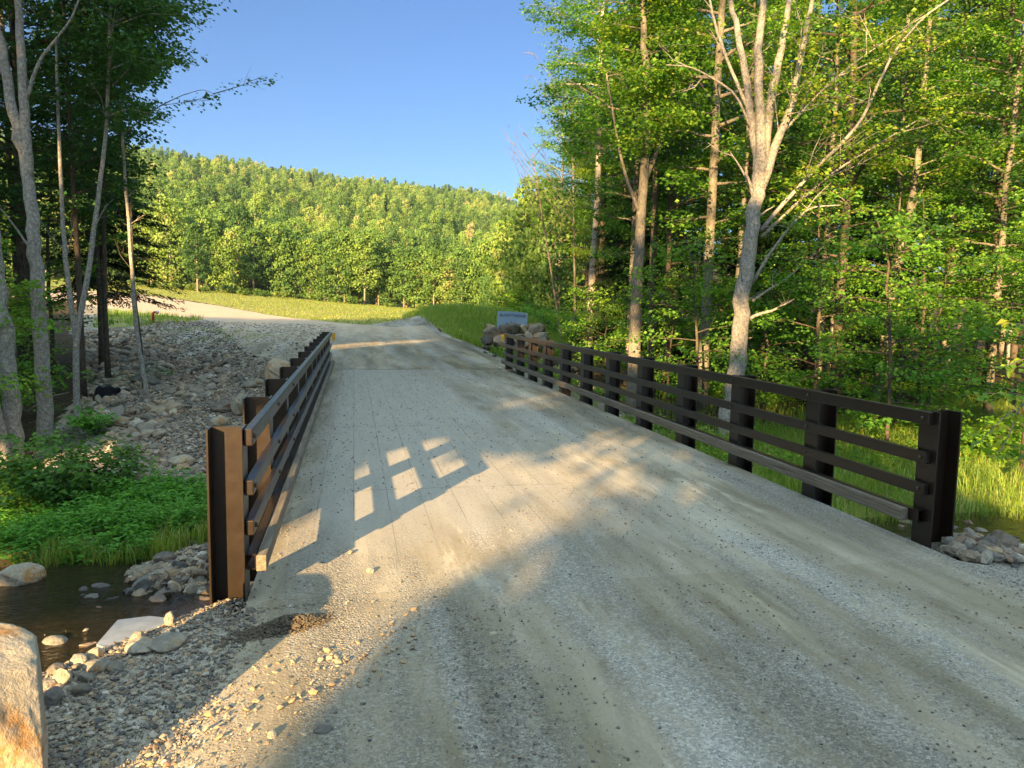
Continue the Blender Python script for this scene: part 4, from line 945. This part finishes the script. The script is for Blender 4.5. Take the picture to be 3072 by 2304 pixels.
stem_tree('maple_tree', (1885, 885), [([(1885, 885), (1897, 830), (1912, 745), (1925, 650), (1945, 545), (1963, 460), (1978, 380), (1990, 270), (2000, 150), (2010, 40)], .15, .05, .3, 0),
    ([(1946, 545), (1940, 480), (1946, 415)], .05, .02, .1, 0), ([(1962, 470), (1985, 430), (1998, 396)], .05, .015, -.2, 0), ([(1932, 580), (1965, 560), (1985, 545)], .02, .006, -.2, 0), ([(1945, 545), (1985, 520), (2030, 515)], .02, .006, .2, 0)],
    "pale leaning maple trunk with a three way fork well right of the half bare maple", 'bark', crown=[(5.5, 12, 3.2, 34)], leafm='leaf', seed=6, twigs=.5, sprayt=(.5, 1))
stem_tree('maple_tree', (2090, 852), [([(2090, 852), (2098, 780), (2110, 700), (2118, 600), (2122, 480), (2120, 300)], .13, .06, .3, 0)],
    "brown trunk half lost in shrubs, the last one before the edge of the picture", 'barkd', crown=[(4.5, 11, 2.8, 26)], leafm='leaf', seed=8, twigs=.2)
stem_tree('birch_tree', (1366, 892), [([(1366, 892), (1370, 780), (1374, 680), (1377, 600), (1384, 480), (1392, 370), (1400, 260), (1392, 120), (1388, -20), (1385, -90)], .17, .06, .4, 0),
    ([(1390, 400), (1420, 320), (1450, 220), (1470, 100), (1475, -20)], .07, .03, .5, 1), ([(1386, 470), (1350, 380), (1330, 280), (1310, 160)], .05, .02, -.3, 1)],
    "straight grey barked trunk seen between the sixth and seventh railing bays, leafy to the top", 'bark', crown=[(6, 14.5, 1.9, 56)], leafm='leaf', seed=9, twigs=.9, k=12, sprayt=(.35, .95))
stem_tree('spruce_tree', (1408, 866), [([(1408, 866), (1409, 740), (1410, 600), (1414, 440), (1420, 250), (1425, 60)], .13, .06, .3, 0)],
    "dark straight trunk right beside the grey barked one", 'barkd', crown=[(6, 14, 2.2, 30)], leafm='leafd', seed=10, twigs=.3)
for px, ptop, r, lb, sd in ((1215, (1150, 330), .07, "thin bare leaning tree nearest the stone sign with a spray of grey twigs", 11), (1243, (1236, 210), .075, "thin bare tree upright beside the leaning one near the sign", 12)):
    p0 = (px, 742); mid = lambda f: (px+(ptop[0]-px)*f, 742+(ptop[1]-742)*f+0)
    st_ = [([p0, mid(.25), mid(.5), mid(.75), ptop], r, .02, .6, 0)]
    rgk = np.random.default_rng(sd)
    for f in np.linspace(.45, .97, 15):
        b0 = mid(f); dx = -1 if rgk.random() < .75 else 1; l_ = rgk.uniform(70, 165)*(1.2-f*.5)
        st_.append(([b0, (b0[0]+dx*l_*.35, b0[1]-l_*.45), (b0[0]+dx*l_*rgk.uniform(.5, .85), b0[1]-l_*rgk.uniform(.8, 1.1))], .026, .006, rgk.uniform(-.8, .8), 0))
    stem_tree('bare_tree', p0, st_, lb, 'bark', seed=sd, twigs=3.2, k=7)
for (px, py, tx, r, cr, lb, sd, bk) in ((1297, 748, 1292, .11, [(4, 13, 1.9, 34)], "rusty brown trunk behind the fourth railing bay with a narrow leafy crown", 21, 'bark'), (1273, 738, 1268, .07, [(5, 12.5, 1.6, 24)], "thin shaded trunk between the bare trees and the rusty one", 22, 'barkd'),
                                ((1340), 800, 1352, .06, [(6, 12, 1.7, 18)], "thin pale trunk just on the sign side of the grey barked one", 23, 'bark')):
    stem_tree('slim_tree', (px, py), [([(px, py), ((px+tx)/2+3, py*.6+60), (tx, 330), (tx+6, 150)], r, .03, .4, 0)], lb, bk, crown=cr, leafm='leaf', seed=sd, twigs=.5, sprayt=(.45, 1))
# left wood: stems in front
stem_tree('birch_tree', (99, 960), [([(99, 960), (97, 880), (94, 800), (84, 680), (79, 580), (73, 500), (66, 420), (58, 370), (38, 290), (20, 200), (6, 110), (-12, 40)], .150, .075, .3, 0),
    ([(62, 385), (57, 320), (52, 220), (46, 120), (40, 40), (36, -60)], .10, .06, .2, 0), ([(57, 215), (80, 140), (112, 95), (150, 50), (170, 0)], .04, .015, -.4, 0), ([(80, 560), (40, 500), (5, 455), (-20, 430)], .025, .008, -.5, 0)],
    "pale grey trunk that forks high up, the stoutest of the left wood", 'barkw', crown=[(8, 13, 2.2, 20)], leafm='leafd', seed=31, twigs=.5, k=14)
stem_tree('birch_tree', (30, 1005), [([(30, 1005), (27, 930), (22, 830), (12, 740), (0, 650), (-8, 560), (-25, 430)], .165, .10, .2, 0)], "pale trunk leaning out of the frame at the left edge, nearer of the pair", 'barkw', seed=32, k=14)
stem_tree('birch_tree', (12, 1018), [([(12, 1018), (4, 960), (-8, 900), (-30, 800), (-60, 650)], .12, .08, .1, 0)], "slimmer pale trunk crossing the foot of the one at the left edge", 'barkw', seed=33, k=12)
stem_tree('young_birch', (168, 928), [([(168, 928), (165, 850), (164, 728), (182, 637), (200, 534), (212, 425), (228, 303), (234, 182), (237, 61), (238, -40)], .07, .025, .5, 0),
    ([(164, 735), (161, 700), (146, 607), (137, 486), (130, 364), (124, 212), (121, 80)], .06, .025, .6, 0)], "thin pale birch that splits low into two long stems", 'barkw', crown=[(6, 15, 2.0, 46)], leafm='leafd', seed=34, twigs=.8)
stem_tree('young_birch', (319, 853), [([(319, 853), (309, 800), (300, 755), (291, 668), (282, 546), (276, 449), (264, 303), (264, 150), (266, 0)], .062, .025, .5, 0),
    ([(266, 290), (300, 262), (345, 228), (396, 205)], .025, .010, .1, 0), ([(396, 205), (440, 192), (478, 212)], .01, .004, .1, 1), ([(345, 228), (390, 222), (450, 216)], .01, .004, .1, 1)],
    "thin leaning birch standing alone in the riprap, one long branch out over the sky", 'barkw', crown=[(7, 16, 1.5, 56)], leafm='leafd', seed=35, twigs=1.4)
stem_tree('young_spruce', (313, 850), [([(313, 850), (304, 740), (291, 640), (285, 560), (284, 470), (283, 400)], .05, .02, .6, 0)], "dark thin stem pressed against the leaning birch in the riprap", 'barkd', seed=36, twigs=1)

# a leafy branch reaching in from beyond the right edge
bb_ = aty(2300, 800, 6.6); t = thing('overhanging_branch', bb_, "branch of large drooping leaves reaching in over the tall grass beyond the end post", 'branch')
rgb = np.random.default_rng(8); wb = B(); P = []; D = []
for pts in ([(2300, 800), (2230, 860), (2170, 900), (2110, 960)], [(2230, 860), (2190, 850), (2120, 850)], [(2200, 885), (2180, 940), (2150, 990)], [(2290, 900), (2240, 960), (2190, 1000)], [(2300, 780), (2230, 770), (2170, 790)], [(2300, 680), (2240, 700), (2180, 700)]):
    q = np.array([aty(x, y, 6.6-.25*i) for i, (x, y) in enumerate(pts)])-bb_; wb.tube(q, np.linspace(.012, .003, len(q)), 5, False)
    for f in np.linspace(.15, 1, 7):
        i = f*(len(q)-1); i0 = min(int(i), len(q)-2); c = q[i0]+(q[i0+1]-q[i0])*(i-i0); d_ = unit(q[i0+1]-q[i0]); P.append(c+rgb.normal(0, .03, 3)); D.append([d_[0], d_[1], .02])
v, tt, c = sprays(np.array(P), np.array(D), 5, .12, .105, rgb, rgb.uniform(.5, .95, len(P)), .25, .6, .5, .33)
obj('stems', wb.build('stems', MT['bark']), t); obj('foliage', mesh('foliage', v, [tt], [MT['leaf']], None, c, False), t)

def fill(protos, pts, name, labels, group, smin=.85, smax=1.15, cat='tree', zoff=0):
    for j, (x, y) in enumerate(pts):
        pr = protos[j % len(protos)] if isinstance(protos, (list, tuple)) else protos
        tm, cm = TM[pr]; s_ = rng.uniform(smin, smax)
        place_tree(name, tm, cm, (x, y, float(terrain(x, y))-.08+zoff), rng.uniform(0, 6.28), (s_, s_, s_*rng.uniform(.92, 1.1)), labels, cat, group)
def polar_pts(az0, az1, r0, r1, n, dmin, seed, keep=None, avoid=()):
    rg = np.random.default_rng(seed); out = []; tries = 0
    while len(out) < n and tries < 40000:
        tries += 1; a = math.radians(rg.uniform(az0, az1)); r = math.sqrt(rg.uniform(r0*r0, r1*r1)); p = (r*math.sin(a), r*math.cos(a))
        if keep and not keep(*p): continue
        if all((p[0]-q[0])**2+(p[1]-q[1])**2 > dmin*dmin for q in list(out)+list(avoid)): out.append(p)
    return out
LW = "leafy tree among many alike in the dense wood behind the right railing"
pr_ = polar_pts(17.2, 50, 20, 46, 56, 2.8, 1, lambda x, y: x > 8.2+.06*(y-14))
fill(['b0', 'd1', 'b1', 'b2', 'd0', 'b3'], pr_, 'leafy_tree', LW, "leafy trees of the wood behind the right railing")
pr2 = polar_pts(14, 46, 48, 80, 30, 4, 2, lambda x, y: x > 12)
fill(['b1', 'b0', 'b3'], pr2, 'leafy_tree', "leafy tree deep in the wood beyond the right railing", "trees deep in the right wood")
fill(['c1', 'c0'], polar_pts(19, 44, 24, 44, 9, 3.5, 3), 'spruce_tree', "dark young spruce in the shade of the right wood", "dark spruces in the right wood", .6, 1)
fill(['s0', 's2', 's1'], polar_pts(27, 47, 15.5, 23, 18, 2.0, 4, lambda x, y: x > 9), 'sapling', "bright green maple sapling under the trees behind the right railing", "saplings behind the right railing", .8, 1.2)
fill(['s1', 's0'], polar_pts(17, 30, 17, 30, 7, 2, 5, lambda x, y: x > 7.3), 'sapling', "shaded green sapling between the trunks behind the middle of the railing", "shaded saplings behind the middle of the railing", .8, 1.2)
LL = "dark leafy tree in the shaded wood on the left"
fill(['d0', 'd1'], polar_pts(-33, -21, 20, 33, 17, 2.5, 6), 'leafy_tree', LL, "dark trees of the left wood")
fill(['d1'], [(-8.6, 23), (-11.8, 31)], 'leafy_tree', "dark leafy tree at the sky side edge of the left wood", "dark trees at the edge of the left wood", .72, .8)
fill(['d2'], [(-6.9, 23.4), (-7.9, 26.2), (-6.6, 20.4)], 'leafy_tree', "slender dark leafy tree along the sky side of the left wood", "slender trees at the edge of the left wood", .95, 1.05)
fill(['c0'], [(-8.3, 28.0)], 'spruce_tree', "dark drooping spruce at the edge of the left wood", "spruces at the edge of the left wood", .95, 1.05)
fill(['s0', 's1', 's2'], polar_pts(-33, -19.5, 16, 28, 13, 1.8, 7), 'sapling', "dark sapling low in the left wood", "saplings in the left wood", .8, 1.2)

# --- far trees
def gen_clump(seed, H, r0, hb, cr, nb, per, ls, prof=.6):
    """crown as billows of leaf clusters, each billow a rounded shell of leaves facing outwards"""
    rg = np.random.default_rng(seed); wb = B()
    tr = np.array([[0, 0, 0], [rg.normal(0, .1), rg.normal(0, .1), H*.4], [rg.normal(0, .3), rg.normal(0, .3), H*.9]]); wb.tube(tr, [r0, r0*.7, .03], 6)
    Cs = []; Rs = []
    for k in range(nb):
        q = (k+.5)/nb; h = hb+(H-hb)*q; a = k*2.399+rg.uniform(-.4, .4); rr = cr*np.sin(np.pi*(.18+.75*q))**prof
        rb = rg.uniform(.26, .44)*cr; rad = max(0, rr-rb*.7)*rg.uniform(.55, 1.1)
        c = np.array([math.cos(a)*rad, math.sin(a)*rad, h-rb*.3]); Cs.append(c); Rs.append(rb)
        if k % 2 == 0: wb.tube([[0, 0, max(.5, c[2]-rad*.7)], c], [.05, .015], 4, False)
    P = []; Nn = []; Tt = []
    for c, rb in zip(Cs, Rs):
        nn = unit(rg.normal(0, 1, (per, 3))+np.array([0, 0, .25])); sc_ = rb*rg.uniform(.55, 1.12, per)[:, None]*np.array([1.15, 1.15, .8])
        P.append(c+nn*sc_); Nn.append(nn+rg.normal(0, .45, (per, 3))); Tt.append(np.full(per, rg.uniform(.2, .8))+rg.normal(0, .1, per))
    P = np.vstack(P); Nn = np.vstack(Nn); Tt = np.clip(np.concatenate(Tt), 0, 1); d = unit(np.cross(Nn, rg.normal(0, 1, P.shape)))
    v, t = leaf_geo(P-d*ls*.5, d, Nn, ls*rg.uniform(.6, 1.3, len(P)), .5, fold=.1)
    return wb, (v, t, np.repeat(Tt, 4))
FM = []
for k, (sd, H, r0, hb, cr) in enumerate([(51, 11, .16, 2.0, 2.9), (52, 10, .15, 1.2, 2.8), (53, 12, .17, 3.2, 2.6), (54, 11, .15, 1.6, 3.3)]):
    wb, (lv, lt, lc) = gen_clump(sd, H, r0, hb, cr, 30, 110, .34)
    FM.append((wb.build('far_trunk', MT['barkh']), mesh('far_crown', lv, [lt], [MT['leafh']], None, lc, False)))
def join_far(wb, lv, lt, lc):
    v = np.vstack(wb.v); q = np.vstack(wb.q) if wb.q else np.zeros((0, 4), int); t = np.vstack(wb.t) if wb.t else np.zeros((0, 3), int)
    lt = lt+len(v); V = np.vstack([v, lv]); mi = np.concatenate([np.zeros(len(q)), np.zeros(len(t)), np.ones(len(lt))])
    return mesh('hill_tree', V, [q, np.vstack([t, lt])], [MT['barkh'], MT['leafh']], mi, np.concatenate([np.full(len(v), .5), lc]), False)
HM = []
for a_ in ((61, 9.5, .13, .8, 2.7), (62, 8.5, .13, .6, 3.1), (63, 11, .13, 1.8, 2.5)):
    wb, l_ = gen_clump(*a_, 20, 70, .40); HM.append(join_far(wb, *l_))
tmh, cmh = gen_conifer(64, 10.5, .12, .6, 2.0, MT['con'], MT['barkd'], 22, 10, .36, .42)
wb, l_ = gen_tree(65, 11, .16, 3, 2.6, 26, 5, 1, 1, .3, rad=.5); BM = join_far(wb, *l_)
# front row along the meadow: trunks and crowns
def far_tree(x, y, k, s_, lb, gp, H=1.0):
    tm, cm = FM[k % 4]; place_tree('meadow_tree', tm, cm, (x, y, float(terrain(x, y))-.2), rng.uniform(0, 6.28), (s_, s_, s_*H), lb, 'tree', gp)
n_ = 0
for az in np.arange(-27, 12.2, .95):
    for row in range(2):
        a = math.radians(az+rng.uniform(-.35, .35)+.4*row); r = 131+row*5+rng.uniform(-1.5, 2.5)
        if az > 5: r -= (az-5)*1.5
        far_tree(r*math.sin(a), r*math.cos(a), rng.integers(4), rng.uniform(.85, 1.15), "sunlit leafy tree in the row along the far edge of the meadow", "trees along the far edge of the meadow", rng.uniform(.85, 1.15)); n_ += 1
for j, (x, y) in enumerate(polar_pts(10.4, 17, 58, 122, 34, 3.2, 9, lambda x, y: x > 11.5+.06*(y-50))):
    far_tree(x, y, j, rng.uniform(.75, 1.05)*(1 if x > .235*y else .72), "bright sunlit tree in the grove between the meadow and the stone sign", "sunlit grove behind the stone sign", rng.uniform(.9, 1.2))
far_tree(-22.5, 119, 2, .85, "single tree with a bare pale trunk standing forward of the meadow row", None)
bush((14.0, 60, float(terrain(14.0, 60))), 2.6, 2, 3.4, 500, .22, 'leaf', "glowing yellow-green bush directly behind the stone sign", seed=15, ns=40, tint=(.65, .85))
for j, (x, y) in enumerate(polar_pts(-26, 10.5, 121, 129, 40, 2.2, 19)):
    bush((x, y, float(terrain(x, y))), 1.3, 1.3, rng.uniform(1, 2.4), 40, .34, 'leafh', "low shrub at the foot of the trees along the meadow", seed=700+j, ns=8, group="shrubs along the meadow edge", tint=(.4, .95)) if j < 1 else None
    if j >= 1:
        src = [o_ for o_ in bpy.data.objects if o_.get('group') == "shrubs along the meadow edge"][0]
        c_ = src.copy(); C.objects.link(c_); c_.location = (x, y, float(terrain(x, y))); c_.rotation_euler = (0, 0, rng.uniform(0, 6)); s_ = rng.uniform(.6, 1.3); c_.scale = (s_, s_, s_)
        for ch in src.children:
            g_ = ch.copy(); C.objects.link(g_); g_.parent = c_

# hill: the nearest trees one by one, the rest as one mass
rg = np.random.default_rng(77); HP = []
cell = {}
for _ in range(80000):
    a = math.radians(rg.uniform(-30, 19)); r = math.sqrt(rg.uniform(142**2, 622**2)); p = (r*math.sin(a), r*math.cos(a)); d_ = 3.9+r*.0026
    c_ = (int(p[0]//6), int(p[1]//6)); ok = True
    for i in (-1, 0, 1):
        for j in (-1, 0, 1):
            for q in cell.get((c_[0]+i, c_[1]+j), ()):
                if (q[0]-p[0])**2+(q[1]-p[1])**2 < d_*d_: ok = False
    if ok: cell.setdefault(c_, []).append(p); HP.append((r, *p))
HP.sort(); HP = np.array(HP)
az_ = np.degrees(np.arctan2(HP[:, 1], HP[:, 2])); vis = (az_ > -24) & (az_ < 15)
near_i = np.where(vis)[0][:215]; rest = np.ones(len(HP), bool); rest[near_i] = False
LH = ["sunlit leafy tree low on the wooded hill behind the meadow", "dark conifer low on the wooded hill behind the meadow", "bare grey tree low on the wooded hill behind the meadow"]
for j in near_i:
    r, x, y = HP[j]; z = float(terrain(x, y))-.3; u_ = rg.random()
    if u_ < .90:
        o = obj('hill_tree', HM[rg.integers(3)], None, (x, y, z), LH[0], 'tree', "leafy trees low on the hill"); s_ = rg.uniform(.7, 1.3); o.scale = (s_, s_, s_*rg.uniform(.85, 1.2)); o.rotation_euler = (0, 0, rg.uniform(0, 6.28))
    elif u_ < .96:
        t = thing('hill_conifer', (x, y, z), LH[1], 'tree', "conifers low on the hill"); s_ = rg.uniform(.8, 1.15); t.scale = (s_,)*3; obj('trunk', tmh, t); obj('crown', cmh, t)
    else:
        o = obj('hill_tree', BM, None, (x, y, z), LH[2], 'tree', "bare trees low on the hill"); o.rotation_euler = (0, 0, rg.uniform(0, 6.28))
RP = HP[rest]; pts_ = np.stack([RP[:, 1], RP[:, 2], terrain(RP[:, 1], RP[:, 2])-.3], 1)
pm = bpy.data.meshes.new('hill_forest'); pm.vertices.add(len(pts_)); pm.vertices.foreach_set('co', pts_.astype(np.float32).ravel())
kind_ = np.where(rg.random(len(pts_)) < np.clip(.05+(RP[:, 0]-450)/700+.5*fbm(RP[:, 1]/60, RP[:, 2]/60, 2), .02, .4), 3, rg.integers(0, 3, len(pts_)))
at_ = pm.attributes.new('sort', 'INT', 'POINT'); at_.data.foreach_set('value', kind_.astype(np.int32)); pm.update()
hf = obj('hill_forest', pm, kind='stuff')
src_objs = [[o_ for o_ in bpy.data.objects if o_.data is HM[k]][0] for k in range(3)] + [[o_ for o_ in bpy.data.objects if o_.data is cmh][0]]
ng = bpy.data.node_groups.new('forest', 'GeometryNodeTree'); ng.interface.new_socket('Geometry', in_out='INPUT', socket_type='NodeSocketGeometry'); ng.interface.new_socket('Geometry', in_out='OUTPUT', socket_type='NodeSocketGeometry')
gi = ng.nodes.new('NodeGroupInput'); go = ng.nodes.new('NodeGroupOutput'); jn = ng.nodes.new('GeometryNodeJoinGeometry')
at = ng.nodes.new('GeometryNodeInputNamedAttribute'); at.data_type = 'INT'; at.inputs[0].default_value = 'sort'
for k, so_ in enumerate(src_objs):
    oi = ng.nodes.new('GeometryNodeObjectInfo'); oi.inputs['Object'].default_value = so_; oi.inputs['As Instance'].default_value = True
    cmpn = ng.nodes.new('FunctionNodeCompare'); cmpn.data_type = 'INT'; cmpn.operation = 'EQUAL'; ng.links.new(at.outputs['Attribute'], cmpn.inputs[2]); cmpn.inputs[3].default_value = k
    ip = ng.nodes.new('GeometryNodeInstanceOnPoints'); ng.links.new(gi.outputs[0], ip.inputs['Points']); ng.links.new(cmpn.outputs[0], ip.inputs['Selection']); ng.links.new(oi.outputs['Geometry'], ip.inputs['Instance'])
    rv = ng.nodes.new('FunctionNodeRandomValue'); rv.data_type = 'FLOAT_VECTOR'; rv.inputs[0].default_value = (0, 0, 0); rv.inputs[1].default_value = (0, 0, 6.28)
    ng.links.new(rv.outputs[0], ip.inputs['Rotation'])
    rs = ng.nodes.new('FunctionNodeRandomValue'); rs.data_type = 'FLOAT_VECTOR'; rs.inputs[0].default_value = (.65, .65, .7); rs.inputs[1].default_value = (1.35, 1.35, 1.5)
    ng.links.new(rs.outputs[0], ip.inputs['Scale']); ng.links.new(ip.outputs[0], jn.inputs[0])
ng.links.new(jn.outputs[0], go.inputs[0])
md = hf.modifiers.new('forest', 'NODES'); md.node_group = ng
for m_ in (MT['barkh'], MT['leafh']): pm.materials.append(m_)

# =================================================================== THE WOOD BEHIND THE CAMERA (unseen, leaves shaped to cast the evening shade)
def D_(q): p = np.array([0, 0, HC])+ray(*q)*(-HC/ray(*q)[2]); return (p[0], p[1])
lit1 = [D_(q) for q in ((300, 1235), (540, 1140), (650, 1075), (735, 1015), (800, 978), (890, 945), (960, 922), (1020, 935), (1060, 975), (1120, 975), (1190, 950), (1260, 925), (1340, 895), (1420, 880), (1500, 900), (1470, 940), (1400, 985), (1370, 1020), (1340, 1070), (1300, 1120), (1240, 1180), (1130, 1240), (1060, 1270), (1000, 1295), (920, 1320), (870, 1380), (790, 1480), (720, 1600), (640, 1800))] + [(-3.5, -1.5), (-9, -1), (-9, 3.2), (-3, 4.2)]
lit2 = [D_(q) for q in ((1040, 895), (1090, 868), (1140, 848), (1210, 835), (1270, 838), (1230, 862), (1160, 885), (1090, 905))]
lit3 = [D_(q) for q in ((715, 765), (800, 757), (900, 752), (962, 745), (950, 742), (800, 748), (712, 756))]
lit5 = [D_(q) for q in ((880, 1300), (1180, 1090), (1380, 950), (1600, 960), (1700, 1080), (1500, 1180), (1300, 1250), (1050, 1330))]
lit4 = [D_(q) for q in ((1400, 1080), (1480, 1060), (1520, 1110), (1440, 1160))]
rg = np.random.default_rng(5)
def cast(n, xr, yr, dens, tr):
    x = rg.uniform(*xr, n); y = rg.uniform(*yr, n)
    t = rg.uniform(*tr, n); k = rg.random(n) < dens(x, y); x, y, t = x[k], y[k], t[k]
    sf = .08+.30*sm((x-.6)/1.6); jx = x+rg.normal(0, 1, len(x))*sf+(.3+sf*1.6)*fbm(x*1.1, y*.8, 3); jy = y+rg.normal(0, 1, len(x))*sf+(.35+sf*1.6)*fbm(x*1.1+9, y*.8, 3)
    ok = ~(inpoly(jx, jy, lit1) | inpoly(jx, jy, lit2) | inpoly(jx, jy, lit3) | ((inpoly(jx, jy, lit4) | inpoly(jx, jy, lit5)) & (rg.random(len(jx)) < .84)))
    x, y, t = x[ok], y[ok], t[ok]
    u = t/math.cos(SUN_EL)
    return np.stack([x, y, np.zeros(len(x))], 1)-SD*u[:, None]
def shade(x, y):
    right = np.where(x > np.where(y < 13, 7.0, 5.2), .42+3.2*fbm(x*.30, y*.30, 3), 1)
    right = np.where((x > 5.5) & (y > 28) & (x > .5*y-1), .12, right)
    right = np.where((y > 26) & (x < .36*y-2), 1, right)
    back = sm((y-53+.10*np.abs(x))/6)
    band = 1-back*np.where((x > .26*y) & (x < .5*y-2), 0, 1)
    return np.clip(right, 0, 1)*band*.9
# reach: behind or left of what the camera sees
Ps = []
for yr, xr, tr, n in (((-2, 12), (-6, 8.5), (17, 32), 52000), ((12, 30), (-18, 16), (33, 52), 60000), ((30, 48), (-34, 26), (52, 74), 74000), ((48, 62), (-44, 32), (68, 92), 42000), ((60, 100), (14, 44), (88, 104), 16000)):
    Ps.append(cast(n, xr, yr, shade, tr))
P = np.vstack(Ps); P = P[(P[:, 2] > 1.2)]
# nothing where the camera looks or on the road behind it
az_ = np.degrees(np.arctan2(P[:, 0], P[:, 1])); P = P[~((P[:, 1] > 0) & (az_ > -25))]; P = P[~((np.abs(P[:, 0]-1) < 3) & (P[:, 1] > -9) & (P[:, 2] < 4))]
d = rg.normal(0, 1, P.shape); nr = unit(-SD*1.0+rg.normal(0, .55, P.shape)); d = unit(np.cross(nr, d))
lv, lt = leaf_geo(P, d, nr, rg.uniform(.16, .30, len(P)), .45)
wb = B()
for k in range(46):
    a = rg.uniform(0, 1); x = rg.uniform(-52, -5); y = rg.uniform(-60, -6); H = rg.uniform(14, 24)
    ss = np.arange(0, H/.255, .2); lx = x+ss*math.sin(SUN_AZ); ly = y+ss*math.cos(SUN_AZ)
    if (inpoly(lx, ly, lit1) | inpoly(lx, ly, lit2) | inpoly(lx, ly, lit3)).any(): continue
    wb.tube([(x, y, -.5), (x+rg.normal(0, .3), y, H*.5), (x+rg.normal(0, .6), y, H)], [.2, .14, .03], 7)
v = np.vstack(wb.v); q = np.vstack(wb.q); t = np.vstack(wb.t); mi = np.concatenate([np.zeros(len(q)+len(t)), np.ones(len(lt))])
me = mesh('shade_wood', np.vstack([v, lv]), [q, np.vstack([t, lt+len(v)])], [MT['barkd'], MT['leafd']], mi, np.concatenate([np.full(len(v), .5), np.repeat(rg.random(len(P)), 4)]), False)
obj('shade_wood', me, kind='stuff')

# =================================================================== AIR
hb_ = B(); hb_.box(-900, 900, -200, 1100, -60, 190); hz = hb_.build('haze', [])
hm = bpy.data.materials.new('haze'); hm.use_nodes = True; hn = hm.node_tree; hn.nodes.clear()
ho = hn.nodes.new('ShaderNodeOutputMaterial'); hv = hn.nodes.new('ShaderNodeVolumePrincipled')
hv.inputs['Color'].default_value = (.62, .82, 1, 1); hv.inputs['Density'].default_value = .00016; hv.inputs['Anisotropy'].default_value = .2
hn.links.new(hv.outputs[0], ho.inputs['Volume']); hz.materials.clear(); hz.materials.append(hm)
obj('haze', hz, kind='stuff')
S.cycles.volume_bounces = 0
